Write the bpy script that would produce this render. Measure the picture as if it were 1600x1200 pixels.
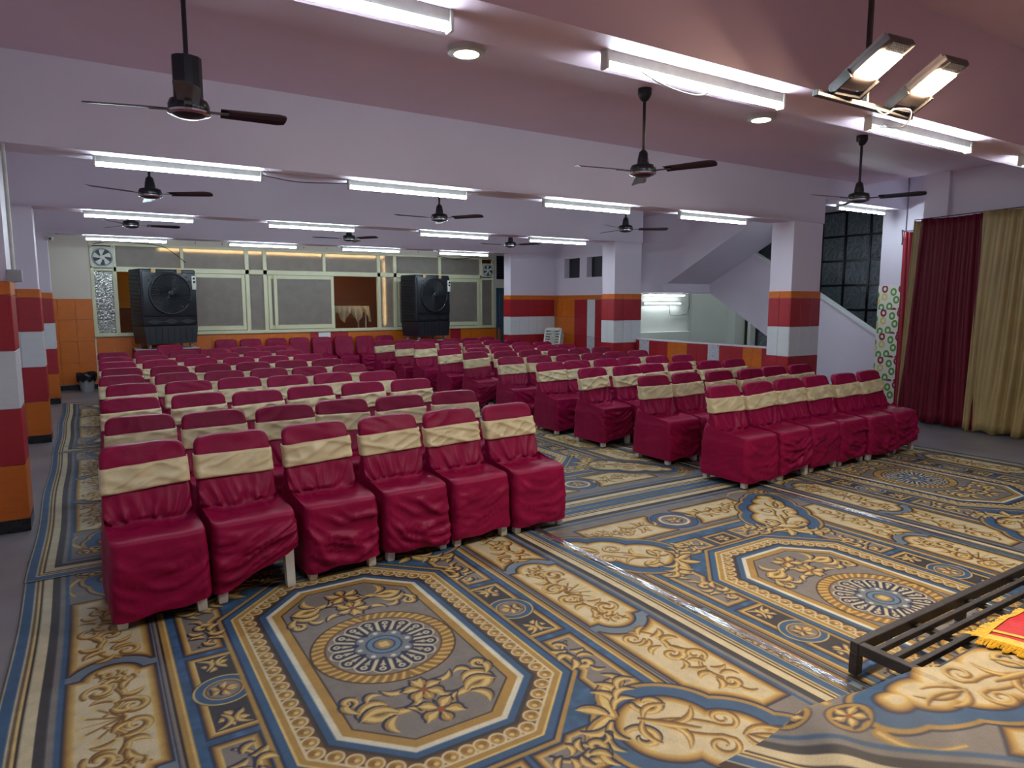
import bpy, bmesh, math, random
import numpy as np
from mathutils import Vector, Matrix, noise

for o in list(bpy.data.objects):
    bpy.data.objects.remove(o)
SC = bpy.context.scene
COL = SC.collection
random.seed(7)

# ------------------------------------------------------------------ camera
cd = bpy.data.cameras.new('camera')
cam = bpy.data.objects.new('camera', cd)
COL.objects.link(cam)
cd.sensor_width = 36.0
cd.lens = 1060.0 / 1600.0 * 36.0
cd.clip_start = 0.05
cam.location = (0, 0, 1.65)
cam.rotation_euler = (math.radians(90 - 6.93), 0, math.radians(-32.01))
SC.camera = cam

# ------------------------------------------------------------------ world, exposure
w = bpy.data.worlds.new('world')
SC.world = w
w.use_nodes = True
w.node_tree.nodes['Background'].inputs[0].default_value = (0.02, 0.02, 0.03, 1)
w.node_tree.nodes['Background'].inputs[1].default_value = 1.0
SC.view_settings.view_transform = 'Standard'
SC.view_settings.look = 'None'
SC.view_settings.gamma = 1.0
SC.view_settings.use_curve_mapping = False
SC.view_settings.exposure = 0.55
SC.cycles.use_denoising = True
SC.cycles.max_bounces = 7
SC.cycles.diffuse_bounces = 4
SC.cycles.use_adaptive_sampling = True
SC.cycles.adaptive_threshold = 0.03
SC.cycles.sample_clamp_indirect = 6.0
TUBE = 60.0      # emission of the tube lights
FLOOD = 520.0    # emission of the two flood lamps
DOWN = 30.0      # emission of the two round ceiling lamps

# ------------------------------------------------------------------ materials
def srgb(r, g, b):
    f = lambda c: (c / 255 / 12.92) if c / 255 <= 0.04045 else ((c / 255 + 0.055) / 1.055) ** 2.4
    return (f(r), f(g), f(b), 1.0)

def mat(name, col, rough=0.6, metal=0.0, var=0.06, vscale=3.0, bump=0.0, bscale=40.0, spec=0.5, trans=0.0, sheen=0.0, coat=0.0, stretch=None):
    m = bpy.data.materials.new(name)
    m.use_nodes = True
    nt = m.node_tree
    b = nt.nodes['Principled BSDF']
    b.inputs['Roughness'].default_value = rough
    b.inputs['Metallic'].default_value = metal
    b.inputs['Specular IOR Level'].default_value = spec
    b.inputs['Transmission Weight'].default_value = trans
    b.inputs['Sheen Weight'].default_value = sheen
    b.inputs['Coat Weight'].default_value = coat
    tc = nt.nodes.new('ShaderNodeTexCoord')
    src = tc.outputs['Object']
    if stretch:
        mp = nt.nodes.new('ShaderNodeMapping')
        mp.inputs['Scale'].default_value = stretch
        nt.links.new(src, mp.inputs['Vector'])
        src = mp.outputs['Vector']
    n = nt.nodes.new('ShaderNodeTexNoise')
    n.inputs['Scale'].default_value = vscale
    n.inputs['Detail'].default_value = 4
    nt.links.new(src, n.inputs['Vector'])
    r = nt.nodes.new('ShaderNodeMapRange')
    r.inputs['From Min'].default_value = 0.3
    r.inputs['From Max'].default_value = 0.7
    r.inputs['To Min'].default_value = 1 - var
    r.inputs['To Max'].default_value = 1 + var
    nt.links.new(n.outputs['Fac'], r.inputs['Value'])
    mx = nt.nodes.new('ShaderNodeVectorMath')
    mx.operation = 'SCALE'
    mx.inputs[0].default_value = col[:3]
    nt.links.new(r.outputs['Result'], mx.inputs['Scale'])
    nt.links.new(mx.outputs['Vector'], b.inputs['Base Color'])
    if bump > 0:
        n2 = nt.nodes.new('ShaderNodeTexNoise')
        n2.inputs['Scale'].default_value = bscale
        n2.inputs['Detail'].default_value = 3
        nt.links.new(src, n2.inputs['Vector'])
        bp = nt.nodes.new('ShaderNodeBump')
        bp.inputs['Strength'].default_value = bump
        bp.inputs['Distance'].default_value = 0.01
        nt.links.new(n2.outputs['Fac'], bp.inputs['Height'])
        nt.links.new(bp.outputs['Normal'], b.inputs['Normal'])
    return m

def emat(name, col, strength):
    m = bpy.data.materials.new(name)
    m.use_nodes = True
    nt = m.node_tree
    nt.nodes.remove(nt.nodes['Principled BSDF'])
    e = nt.nodes.new('ShaderNodeEmission')
    e.inputs[0].default_value = (*col, 1)
    e.inputs[1].default_value = strength
    nt.links.new(e.outputs[0], nt.nodes['Material Output'].inputs[0])
    return m

PAINT = mat('lavender_paint', (0.72, 0.645, 0.735, 1), 0.55, var=0.04, vscale=0.8, bump=0.05, bscale=60)
CEILP = mat('ceiling_paint', (0.76, 0.57, 0.68, 1), 0.6, var=0.04, vscale=0.7, bump=0.05, bscale=50)
WHITEP = mat('white_paint', (0.74, 0.75, 0.74, 1), 0.55, var=0.04, vscale=1.0)
CREAMP = mat('cream_paint', (0.66, 0.58, 0.50, 1), 0.6, var=0.05, vscale=1.0)
T_ORANGE = mat('orange_tile', srgb(206, 106, 24), 0.32, var=0.08, vscale=6, bump=0.25, bscale=55, stretch=(1, 1, 3))
T_RED = mat('red_tile', srgb(164, 30, 42), 0.30, var=0.08, vscale=5, bump=0.25, bscale=55, stretch=(1, 1, 3))
T_WHITE = mat('white_tile', srgb(214, 218, 220), 0.28, var=0.03, vscale=5, bump=0.18, bscale=55, stretch=(1, 1, 3))
T_BLACK = mat('black_granite', srgb(34, 36, 40), 0.25, var=0.35, vscale=60)
GROUT = mat('grout', (0.33, 0.30, 0.30, 1), 0.8)
FLOORM = mat('grey_stone_floor', srgb(122, 118, 122), 0.38, var=0.16, vscale=2.2, bump=0.05, bscale=20)
MAROON = mat('maroon_satin', (0.238, 0.003, 0.042, 1), 0.44, var=0.12, vscale=5, bump=0.10, bscale=90, spec=0.18)
MAROON2 = mat('maroon_curtain', (0.13, 0.006, 0.020, 1), 0.5, var=0.10, vscale=4, bump=0.12, bscale=60, spec=0.3)
REDC = mat('red_curtain', (0.30, 0.010, 0.025, 1), 0.45, var=0.1, vscale=4)
GOLD = mat('gold_satin', (0.64, 0.53, 0.31, 1), 0.40, var=0.14, vscale=7, bump=0.15, bscale=30)
GOLDC = mat('gold_curtain', (0.36, 0.26, 0.11, 1), 0.45, var=0.1, vscale=4, bump=0.1, bscale=60)
PLASTIC = mat('white_plastic', srgb(200, 198, 190), 0.4, var=0.12, vscale=12)
BLACKM = mat('black_fan_paint', srgb(24, 24, 30), 0.28, var=0.1)
DARKB = mat('dark_cooler_plastic', srgb(27, 29, 37), 0.42, var=0.12, vscale=8)
DARKER = mat('cooler_inner_dark', srgb(13, 14, 18), 0.6)
FRAMEM = mat('cream_aluminium', srgb(216, 212, 178), 0.4, var=0.04, vscale=3)
STEELB = mat('black_steel', srgb(66, 62, 62), 0.40, metal=0.3, var=0.25, vscale=25)
CARDB = mat('brown_packing_tape', srgb(170, 135, 90), 0.5)
GREYP = mat('grey_plastic', srgb(160, 158, 160), 0.5)
WIREW = mat('white_wire', srgb(200, 198, 190), 0.5)
WIREB = mat('dark_wire', srgb(40, 38, 42), 0.5)
BLUED = mat('blue_door_paint', srgb(70, 88, 108), 0.45, var=0.08)
DARKV = mat('dark_void', srgb(30, 30, 40), 0.5)
PAPER = mat('white_sheet', srgb(225, 222, 226), 0.6)
REDCL = mat('bright_red_cloth', srgb(184, 14, 28), 0.5, var=0.1, bump=0.3, bscale=120)
FRINGE = mat('gold_fringe', srgb(222, 178, 52), 0.45, var=0.2, vscale=60)
CHROME = mat('chrome', (0.7, 0.7, 0.72, 1), 0.15, metal=1.0)
OUTW = mat('brown_red_wall', srgb(112, 66, 58), 0.7)
OUTO = mat('ochre_wall', srgb(170, 116, 46), 0.7)
CLOTHG = mat('pale_table_cloth', srgb(150, 138, 120), 0.7, var=0.15)
WOODM = mat('worn_table_edge', srgb(170, 160, 160), 0.5)
TUBEM = emat('tube_glow', (0.74, 0.92, 1.0), TUBE)
LAMPH = mat('dark_lamp_housing', srgb(96, 84, 84), 0.5, var=0.1)
FLOODM = emat('flood_glow', (1.0, 0.76, 0.50), FLOOD)
DOWNM = emat('downlight_glow', (1.0, 0.80, 0.52), DOWN)
STRIPM = emat('warm_strip_glow', (1.0, 0.74, 0.36), 14.0)
BACKTUBE = emat('back_room_tube_glow', (0.86, 1.0, 0.97), 32.0)

def glass_mat(name, col, rough, scale, bump, trans):
    m = mat(name, col, rough, var=0.12, vscale=6, trans=trans)
    nt = m.node_tree
    b = nt.nodes['Principled BSDF']
    tc = nt.nodes['Texture Coordinate']
    v = nt.nodes.new('ShaderNodeTexNoise')
    v.inputs['Scale'].default_value = scale
    v.inputs['Detail'].default_value = 2
    v.inputs['Distortion'].default_value = 1.5
    nt.links.new(tc.outputs['Object'], v.inputs['Vector'])
    bp = nt.nodes.new('ShaderNodeBump')
    bp.inputs['Strength'].default_value = bump
    bp.inputs['Distance'].default_value = 0.02
    nt.links.new(v.outputs['Fac'], bp.inputs['Height'])
    nt.links.new(bp.outputs['Normal'], b.inputs['Normal'])
    return m

FROST = glass_mat('frosted_glass', srgb(172, 160, 150), 0.42, 45, 0.35, 0.5)
SILVER = glass_mat('embossed_silver_glass', srgb(165, 165, 162), 0.18, 16, 1.0, 0.0)
SILVER.node_tree.nodes['Principled BSDF'].inputs['Metallic'].default_value = 0.75

def crackle():
    m = mat('dark_crackle_glass', srgb(100, 110, 116), 0.3, var=0.15, vscale=3)
    nt = m.node_tree
    b = nt.nodes['Principled BSDF']
    tc = nt.nodes['Texture Coordinate']
    v = nt.nodes.new('ShaderNodeTexVoronoi')
    v.feature = 'DISTANCE_TO_EDGE'
    v.inputs['Scale'].default_value = 9
    nt.links.new(tc.outputs['Object'], v.inputs['Vector'])
    bp = nt.nodes.new('ShaderNodeBump')
    bp.inputs['Strength'].default_value = 1.0
    bp.inputs['Distance'].default_value = 0.02
    nt.links.new(v.outputs['Distance'], bp.inputs['Height'])
    nt.links.new(bp.outputs['Normal'], b.inputs['Normal'])
    rp = nt.nodes.new('ShaderNodeValToRGB')
    rp.color_ramp.elements[0].color = srgb(150, 158, 162)
    rp.color_ramp.elements[1].position = 0.03
    rp.color_ramp.elements[1].color = srgb(98, 106, 110)
    nt.links.new(v.outputs['Distance'], rp.inputs[0])
    nt.links.new(rp.outputs[0], b.inputs['Base Color'])
    return m
CRACK = crackle()

def ring_tile():
    m = bpy.data.materials.new('ring_print_tile')
    m.use_nodes = True
    nt = m.node_tree
    b = nt.nodes['Principled BSDF']
    b.inputs['Roughness'].default_value = 0.3
    tc = nt.nodes.new('ShaderNodeTexCoord')
    sp = nt.nodes.new('ShaderNodeSeparateXYZ')
    nt.links.new(tc.outputs['Object'], sp.inputs[0])
    cb = nt.nodes.new('ShaderNodeCombineXYZ')
    nt.links.new(sp.outputs['Y'], cb.inputs[0])
    nt.links.new(sp.outputs['Z'], cb.inputs[1])
    mp = nt.nodes.new('ShaderNodeMapping')
    mp.inputs['Scale'].default_value = (8.2, 6.6, 1.0)
    mp.inputs['Rotation'].default_value = (0, 0, 0.5)
    nt.links.new(cb.outputs[0], mp.inputs['Vector'])
    v = nt.nodes.new('ShaderNodeTexVoronoi')
    v.voronoi_dimensions = '2D'
    v.inputs['Scale'].default_value = 1.0
    v.inputs['Randomness'].default_value = 0.55
    nt.links.new(mp.outputs['Vector'], v.inputs['Vector'])
    ring = nt.nodes.new('ShaderNodeValToRGB')
    cr = ring.color_ramp
    cr.interpolation = 'CONSTANT'
    cr.elements[0].position = 0.0
    cr.elements[0].color = (0, 0, 0, 1)
    cr.elements[1].position = 0.18
    cr.elements[1].color = (1, 1, 1, 1)
    e = cr.elements.new(0.41)
    e.color = (0, 0, 0, 1)
    nt.links.new(v.outputs['Distance'], ring.inputs[0])
    sx = nt.nodes.new('ShaderNodeSeparateColor')
    nt.links.new(v.outputs['Color'], sx.inputs[0])
    hue = nt.nodes.new('ShaderNodeValToRGB')
    hr = hue.color_ramp
    hr.interpolation = 'CONSTANT'
    hr.elements[0].position = 0
    hr.elements[0].color = srgb(140, 25, 50)
    hr.elements[1].position = 0.4
    hr.elements[1].color = srgb(90, 150, 60)
    q = hr.elements.new(0.72)
    q.color = srgb(215, 200, 110)
    nt.links.new(sx.outputs[0], hue.inputs[0])
    mx = nt.nodes.new('ShaderNodeMix')
    mx.data_type = 'RGBA'
    mx.inputs[6].default_value = srgb(226, 222, 208)
    nt.links.new(ring.outputs[0], mx.inputs[0])
    nt.links.new(hue.outputs[0], mx.inputs[7])
    nt.links.new(mx.outputs[2], b.inputs['Base Color'])
    return m
RINGT = ring_tile()

def line_tile():
    m = mat('white_tile_with_line_print', srgb(214, 214, 218), 0.3)
    nt = m.node_tree
    b = nt.nodes['Principled BSDF']
    tc = nt.nodes['Texture Coordinate']
    mp = nt.nodes.new('ShaderNodeMapping')
    mp.inputs['Scale'].default_value = (14, 14, 7)
    nt.links.new(tc.outputs['Object'], mp.inputs['Vector'])
    v = nt.nodes.new('ShaderNodeTexVoronoi')
    v.feature = 'DISTANCE_TO_EDGE'
    v.distance = 'CHEBYCHEV' if hasattr(v, 'distance') else v.distance
    nt.links.new(mp.outputs['Vector'], v.inputs['Vector'])
    r = nt.nodes.new('ShaderNodeValToRGB')
    r.color_ramp.interpolation = 'CONSTANT'
    r.color_ramp.elements[0].color = srgb(110, 112, 140)
    r.color_ramp.elements[1].position = 0.05
    r.color_ramp.elements[1].color = srgb(214, 214, 218)
    nt.links.new(v.outputs['Distance'], r.inputs[0])
    nt.links.new(r.outputs[0], b.inputs['Base Color'])
    return m
LINET = line_tile()

# ------------------------------------------------------------------ mesh helpers
def box(x0, x1, y0, y1, z0, z1):
    v = [(x0, y0, z0), (x1, y0, z0), (x1, y1, z0), (x0, y1, z0), (x0, y0, z1), (x1, y0, z1), (x1, y1, z1), (x0, y1, z1)]
    f = [(0, 3, 2, 1), (4, 5, 6, 7), (0, 1, 5, 4), (1, 2, 6, 5), (2, 3, 7, 6), (3, 0, 4, 7)]
    return v, f

def join(*parts):
    V, F = [], []
    for v, f in parts:
        k = len(V)
        V += list(v)
        F += [tuple(i + k for i in q) for q in f]
    return V, F

def xf(part, M):
    v, f = part
    return [tuple(M @ Vector(p)) for p in v], f

def frame_of(d):
    d = Vector(d).normalized()
    a = Vector((0, 0, 1)) if abs(d.z) < 0.9 else Vector((1, 0, 0))
    u = d.cross(a).normalized()
    return u, d.cross(u).normalized()

def tube(pts, r, n=8, cap=True):
    pts = [Vector(p) for p in pts]
    rs = r if isinstance(r, (list, tuple)) else [r] * len(pts)
    V, F = [], []
    for i, p in enumerate(pts):
        d = (pts[min(i + 1, len(pts) - 1)] - pts[max(i - 1, 0)])
        u, w_ = frame_of(d)
        for k in range(n):
            a = 2 * math.pi * k / n
            V.append(tuple(p + u * (rs[i] * math.cos(a)) + w_ * (rs[i] * math.sin(a))))
    for i in range(len(pts) - 1):
        for k in range(n):
            a, b_ = i * n + k, i * n + (k + 1) % n
            F.append((a, b_, b_ + n, a + n))
    if cap:
        F.append(tuple(range(n - 1, -1, -1)))
        F.append(tuple(range((len(pts) - 1) * n, len(pts) * n)))
    return V, F

def lathe(prof, n=20, c=(0, 0, 0)):
    V, F = [], []
    for r, z in prof:
        for k in range(n):
            a = 2 * math.pi * k / n
            V.append((c[0] + r * math.cos(a), c[1] + r * math.sin(a), c[2] + z))
    for i in range(len(prof) - 1):
        for k in range(n):
            a, b_ = i * n + k, i * n + (k + 1) % n
            F.append((a, b_, b_ + n, a + n))
    F.append(tuple(range(n - 1, -1, -1)))
    F.append(tuple(range((len(prof) - 1) * n, len(prof) * n)))
    return V, F

def prism(poly, axis, a0, a1):
    """poly in the plane across axis ('x': (y,z), 'y': (x,z), 'z': (x,y))"""
    def P(p, a):
        return {'x': (a, p[0], p[1]), 'y': (p[0], a, p[1]), 'z': (p[0], p[1], a)}[axis]
    n = len(poly)
    V = [P(p, a0) for p in poly] + [P(p, a1) for p in poly]
    F = [tuple(range(n)), tuple(range(2 * n - 1, n - 1, -1))]
    F += [(i, i + n, (i + 1) % n + n, (i + 1) % n) for i in range(n)]
    return V, F

def bbox_bev(x0, x1, y0, y1, z0, z1, bev=0.01, seg=2):
    bm = bmesh.new()
    v, f = box(x0, x1, y0, y1, z0, z1)
    vs = [bm.verts.new(p) for p in v]
    for q in f:
        bm.faces.new([vs[i] for i in q])
    bmesh.ops.bevel(bm, geom=list(bm.edges), offset=bev, segments=seg, affect='EDGES', profile=0.5)
    bm.verts.index_update()
    r = ([tuple(p.co) for p in bm.verts], [tuple(p.index for p in q.verts) for q in bm.faces])
    bm.free()
    return r

def fixn(me):
    bm = bmesh.new()
    bm.from_mesh(me)
    bmesh.ops.recalc_face_normals(bm, faces=bm.faces)
    bm.to_mesh(me)
    bm.free()

def mesh(name, part, m, smooth=False):
    me = bpy.data.meshes.new(name)
    me.from_pydata(part[0], [], part[1])
    me.materials.append(m)
    fixn(me)
    if smooth:
        me.polygons.foreach_set('use_smooth', [True] * len(me.polygons))
        if smooth != 'all':
            try:
                me.set_sharp_from_angle(angle=math.radians(smooth if smooth is not True else 40))
            except Exception:
                pass
    me.update()
    return me

def link(name, me, parent=None, loc=None, rz=0.0, label=None, cat=None, group=None, kind=None):
    o = bpy.data.objects.new(name, me)
    COL.objects.link(o)
    if parent is not None:
        o.parent = parent
    if loc is not None:
        o.location = loc
    if rz:
        o.rotation_euler = (0, 0, rz)
    for k, v in (('label', label), ('category', cat), ('group', group), ('kind', kind)):
        if v:
            o[k] = v
    return o

def obj(name, part, m, parent=None, smooth=False, **kw):
    return link(name, mesh(name, part, m, smooth), parent, **kw)

def thing(name, loc, label, cat, group=None, rz=0.0, kind=None):
    return link(name, None, None, loc, rz, label, cat, group, kind)

def struct(name, part, m, label, cat, smooth=False):
    return obj(name, part, m, None, smooth, label=label, cat=cat, kind='structure')

ORD = ['first', 'second', 'third', 'fourth', 'fifth', 'sixth', 'seventh', 'eighth', 'ninth', 'tenth']

# ------------------------------------------------------------------ room shell
CZ, BZ = 3.345, 2.728                # ceiling and beam underside
XL, XR = -0.434, 8.164               # faces of the pillar rows towards the hall
PY = [5.886, 9.551, 13.123]          # front faces of the pillars
YB = 15.10                           # window wall
BAND = [(0.0, 0.093, T_BLACK), (0.093, 0.49, T_ORANGE), (0.49, 0.895, T_RED), (0.895, 1.305, T_WHITE), (1.305, 1.695, T_RED), (1.695, 1.793, T_ORANGE)]

struct('floor', box(-1.4, 18, -5, 17.6, -0.12, 0), FLOORM, 'grey polished stone floor showing beside the carpets', 'floor')
struct('ceiling', box(-1.4, 9.75, -5, YB + 0.2, CZ, CZ + 0.15), CEILP, 'mauve painted ceiling between the deep beams', 'ceiling')
struct('wall_left', box(-1.4, -1.1, -5, YB + 0.2, 0, CZ), PAINT, 'lavender wall behind the striped pillars at left', 'wall')
struct('wall_front', box(-1.4, 9.9, -5.2, -5, 0, CZ), PAINT, 'lavender end wall behind the viewpoint', 'wall')
struct('wall_right', join(box(9.75, 9.95, -5, 5.0, 0, CZ + 0.3), box(9.68, 9.76, 4.70, 5.0, 0, CZ)), PAINT, 'lavender wall with a pilaster behind the tall curtains', 'wall')
bn = ['nearest', 'second', 'third', 'farthest']
for i, y in enumerate([2.262] + PY):
    x1 = 9.75 if i == 0 else 8.824
    struct('trim_%d' % (i + 1), box(-1.1, x1, y + 0.001, y + 0.358, BZ, CZ), CEILP if i == 0 else PAINT, 'deep painted ceiling beam, %s from the viewpoint' % bn[i], 'beam')

TILES = {}
def tile(parent, axis, a, u0, u1, z0, z1, m, t=0.012, sgn=-1):
    """one tile on a face; axis 'y': face at y=a looking -y, u is x; axis 'x': face at x=a, looking sgn*x, u is y"""
    g = 0.0015
    key = (axis, round(u1 - u0, 3), round(z1 - z0, 3), m.name, sgn)
    if key not in TILES:
        wdt, h = (u1 - u0) - 2 * g, (z1 - z0) - 2 * g
        if axis == 'y':
            p = bbox_bev(-wdt / 2, wdt / 2, -t, 0, -h / 2, h / 2, 0.002, 1)
        else:
            p = bbox_bev(min(0, sgn * t), max(0, sgn * t), -wdt / 2, wdt / 2, -h / 2, h / 2, 0.002, 1)
        TILES[key] = mesh('tile', p, m)
    c = ((u0 + u1) / 2, a, (z0 + z1) / 2) if axis == 'y' else (a, (u0 + u1) / 2, (z0 + z1) / 2)
    return link('tile', TILES[key], parent, c)

def banded(parent, axis, a, u0, u1, n, sgn=-1, bands=BAND):
    for z0, z1, m in bands:
        for k in range(n):
            tile(parent, axis, a, u0 + (u1 - u0) * k / n, u0 + (u1 - u0) * (k + 1) / n, z0, z1, m, sgn=sgn)

plab = ['nearest to the viewpoint', 'in the middle', 'next to the window wall']
for i, y in enumerate(PY):
    x0, x1 = XL - 0.66, XL
    p = struct('pillar', box(x0 + 0.012, x1 - 0.012, y + 0.012, y + 0.36, 0, CZ), PAINT, 'striped tile pillar of the left row, ' + plab[i], 'pillar')
    banded(p, 'y', y + 0.012, x0, x1, 3)
    banded(p, 'x', x1 - 0.012, y + 0.012, y + 0.36, 1, sgn=1)
for i, y in enumerate(PY[:2]):
    x0, x1 = XR, XR + 0.66
    p = struct('pillar', box(x0 + 0.012, x1 - 0.012, y + 0.012, y + 0.36, 0, CZ), PAINT, ['striped tile pillar of the right row in front of the stairs', 'striped tile pillar of the right row before the back room'][i], 'pillar')
    banded(p, 'y', y + 0.012, x0, x1, 3)
    banded(p, 'x', x0 + 0.012, y + 0.012, y + 0.36, 2)
# wall stub with the same bands, left of the side wall
p = struct('wall_stub', box(XR + 0.012, 9.4, PY[2] + 0.012, PY[2] + 0.30, 0, CZ), PAINT, 'wall stub with red and white tile bands beside the back door', 'wall')
banded(p, 'y', PY[2] + 0.012, XR, 9.388, 5)
banded(p, 'x', XR + 0.012, PY[2] + 0.012, PY[2] + 0.30, 1)
# side wall x = 9.4 with two dark openings
OPN = [(12.19, 12.765), (11.41, 11.94)]
sw = []
ys = [10.6, 11.41, 11.94, 12.19, 12.765, PY[2] + 0.3]
for a, b in zip(ys[:-1], ys[1:]):
    if (round(a, 3), round(b, 3)) in [(round(q[0], 3), round(q[1], 3)) for q in OPN]:
        sw += [box(9.4, 9.6, a, b, 0, 2.18), box(9.4, 9.6, a, b, 2.615, CZ), box(9.56, 9.6, a, b, 2.18, 2.615)]
    else:
        sw.append(box(9.4, 9.6, a, b, 0, CZ))
p = struct('wall_side', join(*sw), PAINT, 'lavender side wall with two small dark openings and striped dado', 'wall')
for k, (a, b) in enumerate(OPN):
    obj('vent_panel', box(9.545, 9.56, a, b, 2.18, 2.615), DARKV, p)
tile(p, 'x', 9.4, 12.74, 13.12, 1.695, 1.793, T_ORANGE)
for k in range(5):
    tile(p, 'x', 9.4, 10.84 + 0.38 * k, 11.22 + 0.38 * k, 1.695, 1.793, T_ORANGE)
for (a, b, m) in [(12.735, 13.12, T_ORANGE), (12.35, 12.735, T_ORANGE), (11.89, 12.35, T_RED), (11.62, 11.89, T_WHITE), (11.16, 11.62, T_RED), (10.7, 11.16, T_ORANGE)]:
    for z0, z1 in [(0.093, 0.49), (0.49, 0.895), (0.895, 1.305), (1.305, 1.695)]:
        mm = LINET if (m is T_WHITE and z1 < 0.9) else m
        tile(p, 'x', 9.4, a, b, z0, z1, mm)
# dado wall between the two right pillars
p = struct('wall_dado', join(box(8.72, 8.82, PY[0] + 0.36, PY[1], 0, 0.945), box(8.70, 8.84, PY[0] + 0.36, PY[1], 0.945, 0.965)), PAINT, 'low wall clad in red and orange tiles between the right pillars', 'wall')
dd = [(9.55, 9.46, T_RED), (9.46, 9.2, LINET), (9.2, 8.73, T_RED), (8.73, 8.27, T_ORANGE), (8.27, 7.81, T_RED), (7.81, 7.57, LINET), (7.57, 7.1, T_RED), (7.1, 6.74, T_ORANGE), (6.74, 6.25, T_RED)]
for b, a, m in dd:
    for z0, z1 in [(0.02, 0.33), (0.33, 0.64), (0.64, 0.945)]:
        if b - a > 0.35:
            tile(p, 'x', 8.72, a, (a + b) / 2, z0, z1, m)
            tile(p, 'x', 8.72, (a + b) / 2, b, z0, z1, m)
        else:
            tile(p, 'x', 8.72, a, b, z0, z1, m)

# ------------------------------------------------------------------ window wall
WT, WB = 2.74, 0.985
p = struct('wall_back', join(box(-1.1, 0.12, YB, YB + 0.15, 0, CZ), box(0.12, 8.9, YB, YB + 0.15, 0, WB), box(0.12, 8.9, YB, YB + 0.15, WT, CZ), box(8.9, 8.97, YB, YB + 0.15, 0, CZ), box(8.97, 9.6, YB, YB + 0.15, 1.97, 2.22), box(8.97, 9.6, YB, YB + 0.15, 2.81, CZ), box(9.5, 9.6, YB, YB + 0.15, 0, CZ)), CREAMP, 'cream back wall with orange tiles around the long window', 'wall')
for k in range(4):
    for z0, z1 in [(0.10, 0.50), (0.50, 0.91), (0.91, 1.31), (1.31, 1.70)]:
        tile(p, 'y', YB, -1.0 + 0.28 * k, -1.0 + 0.28 * (k + 1), z0, z1, T_ORANGE)
for k in range(31):
    u0 = 0.14 + k * 0.2882
    c = u0 + 0.144
    m = T_RED if (4.05 < c < 4.9 or 7.5 < c < 7.8) else T_ORANGE
    for z0, z1 in [(0.02, 0.34), (0.34, 0.66), (0.66, 0.975)]:
        tile(p, 'y', YB, u0, u0 + 0.2882, z0, z1, m)
struct('baseboard_back', box(-1.09, 0.12, YB - 0.03, YB, 0, 0.09), T_BLACK, 'black skirting under the orange wall at left', 'skirting')

win = thing('window_1', (0, 0, 0), 'long cream aluminium window with frosted panes above the chairs', 'window', kind='structure')
yw = YB + 0.01
def bar(x0, x1, z0, z1, y0=None, y1=None, name='frame_bar', par=win):
    y0 = yw - 0.03 if y0 is None else y0
    y1 = yw + 0.05 if y1 is None else y1
    obj(name, bbox_bev(x0, x1, y0, y1, z0, z1, 0.004, 1), FRAMEM, par)
bar(0.12, 8.9, 2.70, WT)
bar(0.12, 8.9, WB, 1.05, yw - 0.06)
bar(0.5, 8.52, 2.215, 2.31)
for a, b in [(0.12, 0.18), (0.48, 0.55), (1.66, 1.72), (2.87, 2.95), (3.23, 3.31), (4.50, 4.57), (5.76, 5.84), (6.16, 6.24), (7.32, 7.40), (8.48, 8.54), (8.84, 8.90)]:
    lo = 2.31 if a in (1.66, 4.50, 7.32) else 1.05
    bar(a, b, lo, 2.70)
bar(0.18, 0.48, 2.225, 2.27)
bar(8.54, 8.84, 2.19, 2.24)
def pane(x0, x1, z0, z1, m=FROST, y=None, par=win):
    y = yw + 0.02 if y is None else y
    return obj('pane', box(x0, x1, y, y + 0.006, z0, z1), m, par)
for a, b in [(0.55, 1.66), (1.72, 2.87), (2.95, 3.23), (3.31, 4.50), (4.57, 5.76), (5.84, 6.16), (6.24, 7.32), (7.40, 8.48)]:
    pane(a, b, 2.31, 2.70)
for a, b in [(2.95, 3.23), (5.84, 6.16)]:
    pane(a, b, 1.05, 2.215)
pane(8.54, 8.84, 1.05, 2.19)
pane(0.18, 0.48, 1.05, 2.225, SILVER)
def sash(x0, x1, y, open_=False):
    s = obj('sliding_sash', join(*[bbox_bev(*q, 0.004, 1) for q in [(x0, x0 + 0.07, y - 0.02, y + 0.02, 1.06, 2.21), (x1 - 0.07, x1, y - 0.02, y + 0.02, 1.06, 2.21), (x0 + 0.07, x1 - 0.07, y - 0.02, y + 0.02, 2.13, 2.21), (x0 + 0.07, x1 - 0.07, y - 0.02, y + 0.02, 1.06, 1.15)]]), FRAMEM, win)
    obj('pane', box(x0 + 0.07, x1 - 0.07, y - 0.003, y + 0.003, 1.15, 2.13), FROST, s)
sash(1.75, 2.86, yw - 0.0)
sash(1.05, 1.82, yw + 0.042)
sash(3.44, 4.74, yw - 0.0)
sash(3.33, 4.40, yw + 0.042)
sash(7.30, 8.47, yw - 0.0)
sash(6.26, 7.36, yw + 0.042)

# adjoining space seen through the open sashes
struct('wall_beyond', join(box(-1.1, 9.6, 17.4, 17.5, 0, 3.3), box(-1.2, -1.1, 15.25, 17.5, 0, 3.3), box(9.6, 9.7, 15.1, 17.5, 0, 3.3)), OUTW, 'dim red brown wall seen through the open sash', 'wall')
obj('wall_panel', box(-1.05, 2.2, 17.36, 17.4, 1.5, 2.6), OUTO, None, label='ochre wall panel behind the left air cooler, through the window', cat='panel', kind='structure')
struct('ceiling_beyond', box(-1.2, 9.7, 15.25, 17.5, 3.3, 3.4), CREAMP, 'ceiling of the space outside the long window', 'ceiling')
obj('light_strip', box(1.3, 6.0, 15.26, 15.28, 2.66, 2.70), STRIPM, None, label='warm light strip along the top behind the frosted panes', cat='light strip')
obj('light_strip', box(5.99, 6.01, 15.26, 15.28, 1.10, 2.60), STRIPM, None, label='vertical warm light strip behind the narrow middle pane', cat='light strip')
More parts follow.
